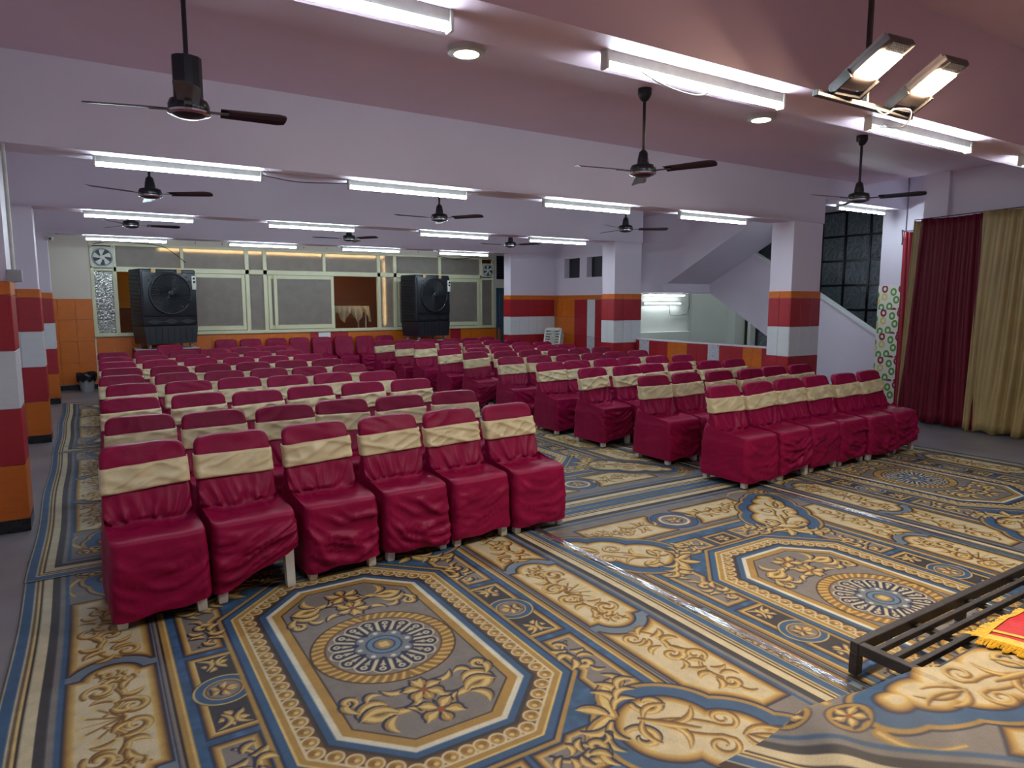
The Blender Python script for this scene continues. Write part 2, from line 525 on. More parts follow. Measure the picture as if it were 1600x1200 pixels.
t = thing('side_table', (5.35, 16.1, 0), 'table under a pale cloth seen through the open sash', 'table')
obj('table_top', bbox_bev(-0.42, 0.42, -0.3, 0.3, 1.50, 1.53, 0.006), WOODM, t)
V, F = [], []
for i in range(41):
    a = i / 40
    x = -0.45 + 0.9 * a
    for j in range(7):
        V.append((x * (1 + 0.02 * j), -0.31 - 0.012 * j * math.sin(a * 44), 1.545 - (0.045 + 0.02 * math.cos(a * 19)) * j))
for i in range(40):
    for j in range(6):
        F.append((i * 7 + j, i * 7 + j + 1, (i + 1) * 7 + j + 1, (i + 1) * 7 + j))
obj('table_cloth', join((V, F), box(-0.45, 0.45, -0.31, 0.31, 1.53, 1.545)), CLOTHG, t, smooth=30)
for sx in (-1, 1):
    for sy in (-1, 1):
        obj('leg', tube([(sx * 0.38, sy * 0.26, 0), (sx * 0.38, sy * 0.26, 1.5)], 0.018, 6), GREYP, t)

# blue door and transom beside the window
d1 = struct('door_1', bbox_bev(9.0, 9.5, YB + 0.02, YB + 0.06, 0.01, 1.96, 0.006, 1), BLUED, 'blue grey door beside the long window', 'door')
for z0, z1 in [(0.15, 0.95), (1.05, 1.85)]:
    obj('door_panel', bbox_bev(9.06, 9.44, YB + 0.008, YB + 0.022, z0, z1, 0.005, 1), BLUED, d1)
obj('door_frame', join(box(8.955, 9.0, YB - 0.015, YB + 0.06, 0, 1.99), box(8.955, 9.55, YB - 0.015, YB + 0.06, 1.96, 2.0)), BLUED, d1)
w3 = struct('window_3', box(8.99, 9.5, YB + 0.05, YB + 0.06, 2.22, 2.81), DARKV, 'small dark transom window above the blue door', 'window')
for k in range(8):
    obj('slat', box(8.99, 9.5, YB + 0.0, YB + 0.05, 2.24 + k * 0.07, 2.25 + k * 0.07), WIREB, w3)
# ------------------------------------------------------------------ stairwell bay
struct('ceiling_bay', box(9.75, 12.3, 4.9, 11.4, 3.62, 3.75), PAINT, 'raised ceiling over the stairwell at right', 'ceiling')
struct('trim_5', box(8.824, 10.9, PY[0], PY[0] + 0.36, 3.06, 3.62), PAINT, 'shallow beam over the stairwell opening at right', 'beam')
struct('wall_stairwell', join(box(10.9, 11.1, 4.9, PY[0] - 0.02, 0, 3.62), box(12.05, 12.2, 5.8, 9.2, 0, 0.6), box(12.05, 12.2, 9.46, 11.3, 2.0, 3.62), box(12.05, 12.2, 5.8, 6.6, 0, 3.62), box(12.05, 12.2, 6.6, 9.46, 3.30, 3.62), box(9.75, 12.2, 11.2, 11.3, 2.0, 3.62), box(11.1, 12.2, 5.8, 5.886, 0, 3.62), box(9.95, 10.9, 4.9, 5.0, 0, 3.62), box(12.3, 12.35, 6.2, 9.1, 0.5, 3.6), box(12.2, 12.35, 9.08, 11.3, 2.8, 3.6)), PAINT, 'lavender walls around the stairwell', 'wall')
p4 = struct('pillar', box(10.9, 11.3, PY[0], PY[0] + 0.36, 0, 3.62), PAINT, 'pale pillar with ring printed tiles beside the curtains', 'pillar')
for k in range(5):
    tile(p4, 'x', 10.9, PY[0] + 0.0, PY[0] + 0.36, 1.90 - 0.38 * (k + 1), 1.90 - 0.38 * k, RINGT)
# grid window
w2 = thing('window_2', (0, 0, 0), 'tall dark steel window with crackled panes behind the stairs', 'window', kind='structure')
wy0, wy1, wz0, wz1 = 6.62, 9.46, 0.6, 3.30
ny, nz = 6, 6
for k in range(ny + 1):
    y = wy0 + (wy1 - wy0) * k / ny
    obj('mullion', box(12.0, 12.05, y - 0.018, y + 0.018, wz0, wz1), BLACKM, w2)
for k in range(nz + 1):
    z = wz0 + (wz1 - wz0) * k / nz
    obj('mullion', box(12.005, 12.045, wy0, wy1, z - 0.016, z + 0.016), BLACKM, w2)
pm = None
for i in range(ny):
    for k in range(nz):
        a = (wy1 - wy0) / ny
        b = (wz1 - wz0) / nz
        c = (12.03, wy0 + (i + 0.5) * a, wz0 + (k + 0.5) * b)
        o = obj('pane', box(-0.004, 0.004, -a / 2 + 0.015, a / 2 - 0.015, -b / 2 + 0.014, b / 2 - 0.014), CRACK, w2, loc=c)
        o.rotation_euler = (0, random.uniform(-0.01, 0.01), random.uniform(-0.012, 0.012))
# stairs
st = thing('staircase', (0, 0, 0), 'lavender concrete staircase rising behind the right pillars', 'staircase', kind='structure')
LSL = 0.577
low = [(9.78, 1.83), (6.6, 0.0), (6.24, 0.0), (6.24, 1.10), (7.26, 1.718), (8.685, 2.525), (9.78, 3.15)]
obj('parapet', prism(low, 'x', 10.9, 11.0), PAINT, st)
obj('parapet_coping', prism([(6.24, 1.10), (7.26, 1.718), (8.9, 2.65), (8.9, 2.69), (7.26, 1.758), (6.24, 1.14)], 'x', 10.88, 11.02), WHITEP, st)
obj('landing', box(9.6, 12.1, 9.78, 11.2, 1.83, 2.0), PAINT, st)
top = [(9.787, 2.0), (7.13, 3.345), (6.6, 3.62), (7.0, 3.62), (9.787, 2.2)]
obj('upper_flight', prism(top, 'x', 9.78, 10.9), PAINT, st)
obj('upper_wall', prism([(9.787, 2.0), (6.59, 3.62), (9.787, 3.62)], 'x', 9.70, 9.78), PAINT, st)
obj('landing_wall', join(box(9.70, 9.78, 9.787, 10.6, 2.0, 2.14), box(9.70, 9.78, 9.787, 10.6, 2.80, 3.62), box(9.72, 9.78, 9.787, 10.6, 2.14, 2.8)), PAINT, st)
for k in range(10):
    y1 = 9.78 - 0.29 * k
    obj('step', box(11.0, 12.0, y1 - 0.29, y1, 1.85 - 0.17 * k - 0.02, 2.0 - 0.17 * k), WHITEP, st)
obj('lower_flight', prism([(9.78, 1.83), (6.6, 0.0), (6.3, 0.0), (9.78, 1.98)], 'x', 11.0, 12.0), PAINT, st)
# back room under the landing
struct('wall_room', join(box(9.6, 17.5, 12.5, 12.6, 0, 2.7), box(17.5, 17.6, 9.2, 12.6, 0, 2.7), box(14.62, 15.0, 12.2, 12.5, 0, 2.7), box(15.0, 17.5, 12.0, 12.1, 0, 2.7)), WHITEP, 'white walls of the back room under the stair landing', 'wall')
struct('ceiling_room', join(box(9.6, 17.6, 11.3, 12.6, 2.7, 2.8), box(12.2, 17.6, 9.2, 11.3, 2.7, 2.8)), WHITEP, 'white ceiling of the back room under the landing', 'ceiling')
struct('wall_far', box(12.2, 17.6, 9.1, 9.2, 0, 2.8), WHITEP, 'white near wall of the back room', 'wall')
obj('ledge', bbox_bev(9.9, 13.1, 12.34, 12.495, 0.0, 0.9, 0.01), WHITEP, None, label='white ledge along the back room wall under the landing', cat='ledge')
obj('wall_pipe', tube([(13.2, 12.46, 0.3), (13.2, 12.46, 2.7)], 0.02, 8), GREYP, None, True, label='thin grey pipe on the back room wall', cat='pipe')
t = thing('tube_light', (12.2, 12.44, 1.60), 'tube light glowing on the white back room wall', 'tube light', 'tube lights')
obj('housing', box(-0.62, 0.62, 0.0, 0.05, -0.02, 0.02), PLASTIC, t)
obj('diffuser', tube([(-0.6, -0.012, 0), (0.6, -0.012, 0)], 0.016, 8), BACKTUBE, t, True)
t = thing('tube_light', (10.85, 11.0, 1.80), 'tube light under the stair landing, seen edge on', 'tube light', 'tube lights')
obj('housing', box(-0.62, 0.62, -0.02, 0.02, 0.0, 0.03), PLASTIC, t)
obj('diffuser', tube([(-0.6, 0, -0.012), (0.6, 0, -0.012)], 0.016, 8), BACKTUBE, t, True)
t = thing('tube_light', (13.9, 10.6, 2.67), 'unseen assumed tube light on the back room ceiling behind the stairs', 'tube light', 'tube lights')  # unseen lamp, assumed and added to brighten the back room walls
obj('housing', box(-0.62, 0.62, -0.02, 0.02, 0.0, 0.03), PLASTIC, t)
obj('diffuser', tube([(-0.6, 0, -0.012), (0.6, 0, -0.012)], 0.016, 8), BACKTUBE, t, True)
obj('wire', tube([(12.45, 12.47, 1.58), (12.5, 12.48, 1.35), (12.52, 12.48, 1.30), (13.1, 12.48, 1.32), (13.18, 12.47, 1.55)], 0.006, 5), WIREB, None, True, label='thin dark wire hanging below the back room tube', cat='wire')

# ------------------------------------------------------------------ tube lights on the beams
tl_house = mesh('housing', join(bbox_bev(-0.60, 0.60, -0.0175, 0.0175, 0.007, 0.056, 0.003, 1)), PLASTIC)
dif = []
pts = []
for k in range(9):
    a = math.pi * (1.12 + 0.0) - (math.pi * 1.24) * k / 8 + math.pi
    pts.append((0.019 * math.cos(a), 0.004 + 0.019 * math.sin(a)))
pts = [(0.020 * math.cos(math.radians(a)), 0.020 * math.sin(math.radians(a))) for a in (22, 0, -30, -60, -90, -120, -150, -180, -202)]
tl_dif = mesh('diffuser', prism(pts, 'x', -0.585, 0.585), TUBEM, 50)
tl_cap = mesh('end_cap', bbox_bev(-0.008, 0.008, -0.023, 0.023, -0.023, 0.056, 0.003, 1), PLASTIC)
LX = [[0.63, 2.57, 4.56, 6.55], [0.72, 2.66, 4.78, 6.78], [0.65, 2.77, 5.0, 7.0], [0.67, 2.87, 4.95, 7.05]]
LY = [2.40, 6.06, 9.70, 13.25]
SIDE = ['leftmost', 'second from left', 'third from left', 'rightmost']
def tube_light(x, y, z, label):
    t = thing('tube_light', (x, y, z), label, 'tube light', 'tube lights')
    link('housing', tl_house, t)
    link('diffuser', tl_dif, t)
    link('end_cap', tl_cap, t, (-0.595, 0, 0))
    link('end_cap', tl_cap, t, (0.595, 0, 0))
    return t
for r in range(4):
    for k in range(4):
        tube_light(LX[r][k], LY[r], BZ - 0.056, 'glowing tube light under the %s ceiling beam, %s' % (bn[r], SIDE[k]))
tube_light(9.98, 6.06, 3.06 - 0.056, 'glowing tube light above the stairwell window at right')

# ------------------------------------------------------------------ ceiling fans
fan_canopy = mesh('canopy', lathe([(0.01, 0.0), (0.055, 0.0), (0.055, -0.05), (0.035, -0.085), (0.018, -0.10)], 16), BLACKM, 40)
fan_motor = mesh('motor', lathe([(0.0, 0.062), (0.05, 0.06), (0.095, 0.045), (0.105, 0.02), (0.105, -0.01), (0.09, -0.03), (0.05, -0.045), (0.0, -0.05)], 24), BLACKM, 40)
fan_shroud = mesh('shroud', lathe([(0.016, 0.17), (0.035, 0.15), (0.045, 0.10), (0.05, 0.055)], 16), BLACKM, 40)
fan_big = mesh('shroud', prism([(0.075 * math.cos(2 * math.pi * (k + 0.5) / 12), 0.065 * math.sin(2 * math.pi * (k + 0.5) / 12)) for k in range(12)], 'z', 0.05, 0.27), BLACKM, 25)
fan_ring = mesh('trim_ring', lathe([(0.092, -0.012), (0.108, -0.012), (0.108, -0.022), (0.092, -0.030)], 24), CHROME, 40)
bl = []
V, F = [], []
for i in range(9):
    s = i / 8
    x = 0.19 + 0.42 * s
    hw = 0.052 + 0.014 * s
    if i == 8:
        hw *= 0.8
    tw = math.radians(-12)
    for sy, dz in ((-1, 0), (-0.4, 0.006), (0.4, 0.006), (1, 0)):
        V.append((x - (0.012 if abs(sy) == 1 and i == 8 else 0), sy * hw * math.cos(tw), sy * hw * math.sin(tw) + dz))
for i in range(8):
    for j in range(3):
        F.append((i * 4 + j, i * 4 + j + 1, i * 4 + j + 5, i * 4 + j + 4))
V2 = V + [(x, y, z - 0.003) for x, y, z in V]
F2 = F + [tuple(q + 36 for q in reversed(f)) for f in F]
rim = [0, 1, 2, 3, 7, 11, 15, 19, 23, 27, 31, 35, 34, 33, 32, 28, 24, 20, 16, 12, 8, 4]
F2 += [(rim[i], rim[(i + 1) % len(rim)], rim[(i + 1) % len(rim)] + 36, rim[i] + 36) for i in range(len(rim))]
fan_blade = mesh('blade', join((V2, F2), box(0.08, 0.24, -0.018, 0.018, -0.006, 0.0)), BLACKM)
def fan(x, y, hub, ang, label, big=False, rel=(0, 120, 240), bs=1.0):
    t = thing('ceiling_fan', (x, y, hub), label, 'ceiling fan', 'ceiling fans')
    link('motor', fan_motor, t)
    link('trim_ring', fan_ring, t)
    link('shroud', fan_big if big else fan_shroud, t)
    link('canopy', fan_canopy, t, (0, 0, CZ - hub))
    obj('rod', tube([(0, 0, 0.1), (0, 0, CZ - hub - 0.05)], 0.0125, 8), BLACKM, t, True)
    for a in rel:
        link('blade', fan_blade, t, (0, 0, 0), math.radians(ang + a)).scale = (bs, 1, 1)
fan(0.545, 4.17, 2.68, 0, 'near black ceiling fan with a tall box shroud at left', True, (165, 262, 354), 0.83)
fan(3.92, 4.26, 2.70, 171, 'black ceiling fan between the two round ceiling lamps')
fan(6.90, 4.23, 2.715, 170, 'black ceiling fan in front of the stairwell at right')
fan(0.615, 7.70, 2.70, 207, 'black ceiling fan behind the second beam, leftmost')
fan(3.85, 7.88, 2.69, 183, 'black ceiling fan behind the second beam, in the middle')
fan(6.70, 7.62, 2.69, 204, 'black ceiling fan behind the second beam, rightmost')
fan(0.61, 10.9, 2.70, 356, 'small looking ceiling fan behind the third beam, leftmost')
fan(3.80, 11.2, 2.69, 177, 'small looking ceiling fan behind the third beam, in the middle')
fan(6.75, 10.85, 2.69, 175, 'small looking ceiling fan behind the third beam, rightmost')

# ------------------------------------------------------------------ round ceiling lamps and flood lamps
for x, y, lab in [(2.30, 4.26, 'round warm ceiling lamp behind the nearest tube row, left one'), (5.40, 4.30, 'round warm ceiling lamp near the stairwell fan, right one')]:
    t = thing('ceiling_lamp', (x, y, CZ), lab, 'ceiling lamp', 'round ceiling lamps')
    obj('trim_ring', lathe([(0.115, -0.035), (0.128, -0.03), (0.135, 0.0), (0.115, 0.0)], 28), PLASTIC, t, 40)
    obj('diffuser', lathe([(0.0, -0.037), (0.07, -0.036), (0.114, -0.033), (0.114, -0.015), (0.0, -0.015)], 28), DOWNM, t, 60)

mt = thing('lamp_mount', (0, 0, 0), 'steel drop rod and crossbar holding the two flood lamps', 'lamp mount')
fy, fz = 2.00, 2.62
obj('drop_rod', bbox_bev(3.335, 3.357, fy + 0.034, fy + 0.056, fz, CZ, 0.003, 1), STEELB, mt)
obj('crossbar', bbox_bev(2.94, 3.76, fy + 0.03, fy + 0.06, fz - 0.02, fz + 0.01, 0.003, 1), STEELB, mt)
def flood(x, label):
    t = thing('flood_lamp', (x, fy, fz + 0.03), label, 'flood lamp', 'flood lamps')
    t.rotation_euler = (math.radians(62), 0, math.radians(-6))
    # local: length along z (upwards), face towards -y
    obj('housing', join(bbox_bev(-0.09, 0.09, -0.008, 0.03, 0.0, 0.29, 0.012), *[box(-0.077 + 0.021 * k, -0.070 + 0.021 * k, 0.03, 0.048, 0.04, 0.27) for k in range(8)]), LAMPH, t, 40)
    obj('lens', bbox_bev(-0.072, 0.072, -0.016, -0.007, 0.085, 0.225, 0.004, 1), FLOODM, t)
    obj('perforated_plate', join(box(-0.06, 0.06, -0.012, -0.007, 0.235, 0.28), *[lathe([(0.003, 0), (0.003, 0.004)], 6, (-0.05 + 0.0143 * i, -0.014, 0.243 + 0.012 * j)) for i in range(8) for j in range(3)]), CHROME, t)
    obj('bracket', join(box(-0.10, -0.09, -0.02, 0.03, -0.03, 0.08), box(0.09, 0.10, -0.02, 0.03, -0.03, 0.08), box(-0.10, 0.10, -0.02, 0.02, -0.035, -0.025)), STEELB, t)
flood(3.14, 'bright warm flood lamp on the crossbar, left one')
flood(3.625, 'bright warm flood lamp on the crossbar, right one')
def wire(pts, r, m, label, cat='wire'):
    P = []
    pts = [Vector(q) for q in pts]
    for i in range(len(pts) - 1):
        p0, p1, p2, p3 = pts[max(i - 1, 0)], pts[i], pts[i + 1], pts[min(i + 2, len(pts) - 1)]
        for k in range(6):
            s = k / 6
            P.append(0.5 * ((2 * p1) + (p2 - p0) * s + (2 * p0 - 5 * p1 + 4 * p2 - p3) * s * s + (3 * p1 - p0 - 3 * p2 + p3) * s ** 3))
    P.append(pts[-1])
    obj('wire', tube(P, r, 5), m, None, 'all', label=label, cat=cat)
wire([(3.3, 1.98, 2.60), (3.38, 1.97, 2.56), (3.48, 1.97, 2.60), (3.62, 1.97, 2.61), (3.7, 2.05, 2.56), (3.95, 2.36, 2.66)], 0.004, WIREW, 'white wire looping from the flood lamp crossbar to the tube')
wire([(4.1, 2.38, 2.69), (4.4, 2.385, 2.65), (4.8, 2.385, 2.645), (5.05, 2.39, 2.69)], 0.003, WIREW, 'thin wire drooping below the third nearest tube light')
wire([(2.15, 2.38, 2.67), (2.3, 2.36, 2.62), (2.5, 2.36, 2.61), (2.62, 2.38, 2.66)], 0.004, WIREW, 'white wires dangling under the second nearest tube light')
wire([(1.32, 6.06, 2.70), (1.6, 6.06, 2.67), (1.9, 6.06, 2.685), (2.07, 6.06, 2.70)], 0.004, WIREB, 'dark wire drooping between tubes on the second beam')

# ------------------------------------------------------------------ carpets: printed pattern as colour attribute
H_ = 0.005
HW, HL = 1.52, 2.20
NU, NV = int(round(HW / H_)) + 1, int(round(HL / H_)) + 1
U, Vv = np.meshgrid(np.arange(NU) * H_, np.arange(NV) * H_, indexing='ij')
C = {k: np.array(v) / 255 for k, v in dict(cream=(206, 193, 160), gold=(170, 135, 70), lgold=(214, 188, 124), brown=(104, 70, 36), dk=(58, 40, 30), blue=(58, 92, 128), lblue=(100, 130, 156), navy=(36, 44, 74), grey=(128, 122, 118), char=(60, 57, 60), white=(214, 210, 192), rust=(146, 84, 44)).items()}
IMG = np.zeros((NU, NV, 3))
rng = np.random.default_rng(3)
def smooth_noise(n):
    a = rng.random((NU // n + 3, NV // n + 3))
    x = np.arange(NU) / n
    y = np.arange(NV) / n
    i, j = x.astype(int), y.astype(int)
    fx, fy_ = (x - i)[:, None], (y - j)[None, :]
    fx, fy_ = fx * fx * (3 - 2 * fx), fy_ * fy_ * (3 - 2 * fy_)
    return (a[np.ix_(i, j)] * (1 - fx) + a[np.ix_(i + 1, j)] * fx) * (1 - fy_) + (a[np.ix_(i, j + 1)] * (1 - fx) + a[np.ix_(i + 1, j + 1)] * fx) * fy_
NZ = smooth_noise(12) * 0.6 + smooth_noise(5) * 0.4
def paint(sd, c, sl=None, a=1.0):
    m = np.clip(0.5 - sd / H_, 0, 1)[..., None] * a
    c = C[c] if isinstance(c, str) else c
    if sl is None:
        IMG[:] = IMG * (1 - m) + c * m
    else:
        IMG[sl] = IMG[sl] * (1 - m) + c * m
def band(d, a, b, c):
    paint(np.maximum(a - d, d - b), c)
def rect(u0, u1, v0, v1, U_=None, V_=None):
    a = U if U_ is None else U_
    b = Vv if V_ is None else V_
    return np.maximum(np.maximum(u0 - a, a - u1), np.maximum(v0 - b, b - v1))
def circ(cu, cv, r, ex=1.0):
    return np.hypot((U - cu), (Vv - cv) * ex) - r
def panel(sd, fill='cream', wid=0.034, out='navy'):
    band(sd, -0.001, 0.011, out)
    paint(sd, 'brown')
    t = np.clip(-sd / wid, 0, 1)[..., None]
    g = np.where(t < 0.4, C['brown'] * (1 - t / 0.4) + C['gold'] * (t / 0.4), C['gold'] * (1 - (t - 0.4) / 0.6) + C['lgold'] * ((t - 0.4) / 0.6))
    paint(sd, g)
    paint(sd + wid, fill)
def stroke(pts, w0, w1, c, off=(0, 0), a=1.0, mid=None):
    P = np.array(pts, float) + np.array(off)
    n = len(P)
    s = np.linspace(0, 1, n)
    W = w0 + (w1 - w0) * s
    if mid is not None:
        W = W + (mid - (w0 + w1) / 2) * np.sin(np.pi * s)
    mg = W.max() + 2 * H_
    lo, hi = P.min(0) - mg, P.max(0) + mg
    i0, i1 = max(0, int(lo[0] / H_)), min(NU, int(hi[0] / H_) + 2)
    j0, j1 = max(0, int(lo[1] / H_)), min(NV, int(hi[1] / H_) + 2)
    if i1 <= i0 or j1 <= j0:
        return
    sl = (slice(i0, i1), slice(j0, j1))
    X, Y = U[sl], Vv[sl]
    best = np.full(X.shape, 9.0)
    for k in range(n - 1):
        d = P[k + 1] - P[k]
        L = d @ d + 1e-12
        t = np.clip(((X - P[k, 0]) * d[0] + (Y - P[k, 1]) * d[1]) / L, 0, 1)
        dist = np.hypot(X - P[k, 0] - t * d[0], Y - P[k, 1] - t * d[1]) - (W[k] + (W[k + 1] - W[k]) * t)
        best = np.minimum(best, dist)
    paint(best, c, sl, a)
def arc(p0, p1, bend, n=9):
    p0, p1 = np.array(p0, float), np.array(p1, float)
    d = p1 - p0
    q = np.array([-d[1], d[0]])
    return [p0 + d * s + q * bend * 4 * s * (1 - s) for s in np.linspace(0, 1, n)]
def spiral(c, r0, r1, a0, turns, n=26):
    return [(c[0] + (r0 + (r1 - r0) * s) * math.cos(a0 + 2 * math.pi * turns * s), c[1] + (r0 + (r1 - r0) * s) * math.sin(a0 + 2 * math.pi * turns * s)) for s in np.linspace(0, 1, n)]
def lf(pts, w, pal, w0=0.004, w1=0.002):
    """leaf or scroll stroke with shadow, body and highlight"""
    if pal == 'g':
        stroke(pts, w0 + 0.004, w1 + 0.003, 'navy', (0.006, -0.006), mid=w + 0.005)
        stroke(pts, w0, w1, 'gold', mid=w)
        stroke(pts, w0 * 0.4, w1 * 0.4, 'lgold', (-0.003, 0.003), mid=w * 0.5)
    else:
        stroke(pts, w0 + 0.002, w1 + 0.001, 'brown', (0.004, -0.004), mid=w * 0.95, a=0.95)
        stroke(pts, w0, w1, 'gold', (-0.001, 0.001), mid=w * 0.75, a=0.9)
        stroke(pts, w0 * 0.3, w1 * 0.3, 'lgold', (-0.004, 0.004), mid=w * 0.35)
def scroll(c, s, rot, flip, pal):
    def T(pts):
        o = []
        for x, y in pts:
            y *= flip
            o.append((c[0] + s * (x * math.cos(rot) - y * math.sin(rot)), c[1] + s * (x * math.sin(rot) + y * math.cos(rot))))
        return o
    w_ = 0.15 * s
    lf(T(arc((-1, -0.25), (0.15, 0.15), 0.22) + spiral((0.45, 0.02), 0.33, 0.06, 2.7, -1.15)), w_ * 0.9, pal, 0.005, 0.004)
    lf(T(arc((-0.5, 0.1), (-0.75, 0.55), -0.25)), w_ * 0.9, pal)
    lf(T(arc((-0.2, 0.18), (-0.1, 0.68), 0.25)), w_ * 0.9, pal)
    lf(T(arc((0.1, 0.22), (0.55, 0.62), -0.22)), w_ * 0.9, pal)
    lf(T(arc((-0.75, -0.1), (-1.05, 0.3), 0.2)), w_ * 0.7, pal)
    lf(T(arc((-0.4, -0.05), (-0.3, -0.5), 0.28)), w_ * 0.8, pal)
    lf(T(arc((0.0, -0.02), (0.25, -0.48), -0.25)), w_ * 0.7, pal)
    lf(T(arc((0.78, 0.0), (1.1, -0.32), 0.3)), w_ * 0.6, pal)
def flower(c, s, pal, n=5, a0=1.57):
    for k in range(n):
        a = a0 + 2 * math.pi * k / n
        lf([(c[0] + s * 0.15 * math.cos(a), c[1] + s * 0.15 * math.sin(a)), (c[0] + s * 0.6 * math.cos(a + 0.1), c[1] + s * 0.6 * math.sin(a + 0.1)), (c[0] + s * math.cos(a + 0.25), c[1] + s * math.sin(a + 0.25))], s * 0.30, pal)
    paint(circ(c[0], c[1], s * 0.2), 'rust')

def make_pattern():
    IMG[:] = C['blue']
    IMG[:] = IMG * (0.86 + 0.30 * NZ[..., None])
    du, dv = HW - U, (HL - Vv) / 1.32
    e = np.minimum(du, dv)
    # grey ground between the frames
    paint(0.224 - e, 'grey')
    # panels of the long sides
    big = np.maximum(rect(0.955, 1.285, -1, 0.385), -9)
    big = np.minimum(big, np.hypot((U - 1.12) / 0.115, (Vv - 0.36) / 0.115) * 0.115 - 0.115)
    sep = np.abs(big - 0.035) - 0.022
    cart = np.minimum(np.minimum(circ(0.70, 1.19, 0.205), circ(0.85, 1.37, 0.185)), circ(0.99, 1.52, 0.125))
    cart = np.minimum(cart, circ(1.08, 1.62, 0.07))
    p2 = np.maximum(rect(0.955, 1.285, 0.45, 1.30), -(big - 0.075))
    p2 = np.maximum(p2, -(cart - 0.105))
    panel(p2)
    panel(big)
    paint(np.maximum(sep, rect(0.94, 1.296, 0.30, 0.60)), 'lblue')
    paint(np.maximum(np.abs(big - 0.035) - 0.006, rect(0.94, 1.296, 0.30, 0.60)), 'grey')
    # panels of the short sides
    oval = np.hypot(U / 0.13, (Vv - 1.60) / 0.125) * 0.127 - 0.127
    p3 = np.maximum(rect(-1, 0.80, 1.425, 1.79), -(oval - 0.075))
    p3 = np.maximum(p3, -(cart - 0.085))
    p3 = np.maximum(p3, 0.13 - U)
    panel(p3)
    band(oval, 0.0, 0.05, 'blue')
    band(oval, 0.045, 0.055, 'navy')
    band(oval, -0.012, 0.004, 'rust')
    band(oval, -0.03, -0.010, 'white')
    paint(oval + 0.03, 'grey')
    flower((0.0, 1.60), 0.06, 'g', 6)
    # inner frame
    fr = np.maximum(U - 0.873, Vv - 1.325)
    band(fr, -9, 0.044, 'blue')
    IMG[:] = np.where((fr < 0)[..., None], IMG * (0.84 + 0.32 * NZ[..., None]), IMG)
    band(fr, 0.0, 0.034, 'gold')
    band(fr, 0.004, 0.012, 'lgold')
    band(fr, 0.034, 0.044, 'dk')
    band(fr, 0.058, 0.064, 'navy')
    d = np.maximum(np.maximum(U, Vv - 0.395), (U + Vv) / 1.41421 - 0.294)
    out = 0.66 - d
    ra = np.maximum(rect(0.615, 0.825, 0.385, 0.90), out)
    panel(ra, 'grey', 0.028, 'navy')
    rb = rect(0.615, 0.825, -1, 0.33)
    panel(rb, 'char', 0.028, 'navy')
    rc = rect(-1, 0.115, 1.05, 1.23)
    panel(rc, 'char', 0.026, 'navy')
    rd = np.maximum(rect(0.155, 0.50, 1.02, 1.24), out)
    panel(rd, 'grey', 0.026, 'navy')
    # interlaced ring beside the octagon
    rr = circ(0.72, 0.0, 0.125)
    paint(rr, 'dk')
    paint(rr + 0.006, 'blue')
    band(rr, -0.012, -0.004, 'lgold')
    band(rr, -0.052, -0.044, 'lgold')
    paint(rr + 0.05, 'brown')
    paint(rr + 0.058, 'grey')
    flower((0.72, 0.0), 0.055, 'g', 5, 0.3)
    flower((0.72, 0.225), 0.06, 'g', 5, 1.2)
    lf(arc((0.68, 0.19), (0.66, 0.29), -0.4), 0.012, 'g')
    lf(arc((0.76, 0.19), (0.785, 0.29), 0.4), 0.012, 'g')
    flower((0.0, 1.14), 0.055, 'g', 6)
    # cartouche in the corner
    band(cart, -0.05, 0.075, 'blue')
    band(cart, 0.075, 0.10, 'gold')
    band(cart, 0.096, 0.106, 'navy')
    band(cart, 0.0, 0.008, 'navy')
    panel(cart, 'cream', 0.04, 'navy')
    # octagon
    band(d, 0.55, 0.62, 'blue')
    band(d, 0.625, 0.645, 'gold')
    band(d, 0.615, 0.625, 'navy')
    band(d, 0.545, 0.58, 'gold')
    band(d, 0.572, 0.582, 'lgold')
    band(d, 0.46, 0.548, 'brown')
    band(d, 0.535, 0.548, 'cream')
    band(d, 0.455, 0.470, 'char')
    band(d, 0.418, 0.457, 'blue')
    band(d, 0.452, 0.457, 'dk')
    band(d, 0.392, 0.420, 'white')
    band(d, 0.350, 0.394, 'gold')
    band(d, 0.344, 0.352, 'dk')
    paint(d - 0.345, 'grey')
    # egg chain
    k_ = 0.51
    vy, dx = k_ + 0.395, (k_ + 0.294) * 1.41421
    A, B = (k_, dx - k_), (dx - vy, vy)
    segs = [((k_, -0.0375), A), (A, B), (B, (-0.0375, vy))]
    for (p, q) in segs:
        L = math.hypot(q[0] - p[0], q[1] - p[1])
        n = max(1, round(L / 0.076))
        for i in range(n + 1):
            s = i / n
            x, y = p[0] + (q[0] - p[0]) * s, p[1] + (q[1] - p[1]) * s
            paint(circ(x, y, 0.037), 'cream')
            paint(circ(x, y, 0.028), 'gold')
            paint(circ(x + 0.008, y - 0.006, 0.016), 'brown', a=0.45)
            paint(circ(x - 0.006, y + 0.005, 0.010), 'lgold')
    # acanthus in the octagon
    lf(arc((0.03, 0.47), (0.17, 0.545), 0.28, 12) + spiral((0.225, 0.49), 0.072, 0.018, 2.35, -1.25), 0.026, 'g', 0.010, 0.006)
    lf(arc((0.15, 0.555), (0.305, 0.535), -0.32), 0.026, 'g')
    lf(arc((0.11, 0.545), (0.085, 0.675), 0.32), 0.024, 'g')
    lf(arc((0.17, 0.57), (0.20, 0.675), -0.28), 0.022, 'g')
    lf(arc((0.29, 0.48), (0.265, 0.365), 0.42), 0.022, 'g')
    lf(arc((0.24, 0.42), (0.17, 0.40), 0.35), 0.016, 'g')
    lf(arc((0.06, 0.405), (0.16, 0.375), 0.3), 0.018, 'g')
    lf(spiral((0.305, 0.385), 0.035, 0.010, 1.8, 1.0), 0.014, 'g', 0.006)
    flower((0.0, 0.62), 0.098, 'g', 5)
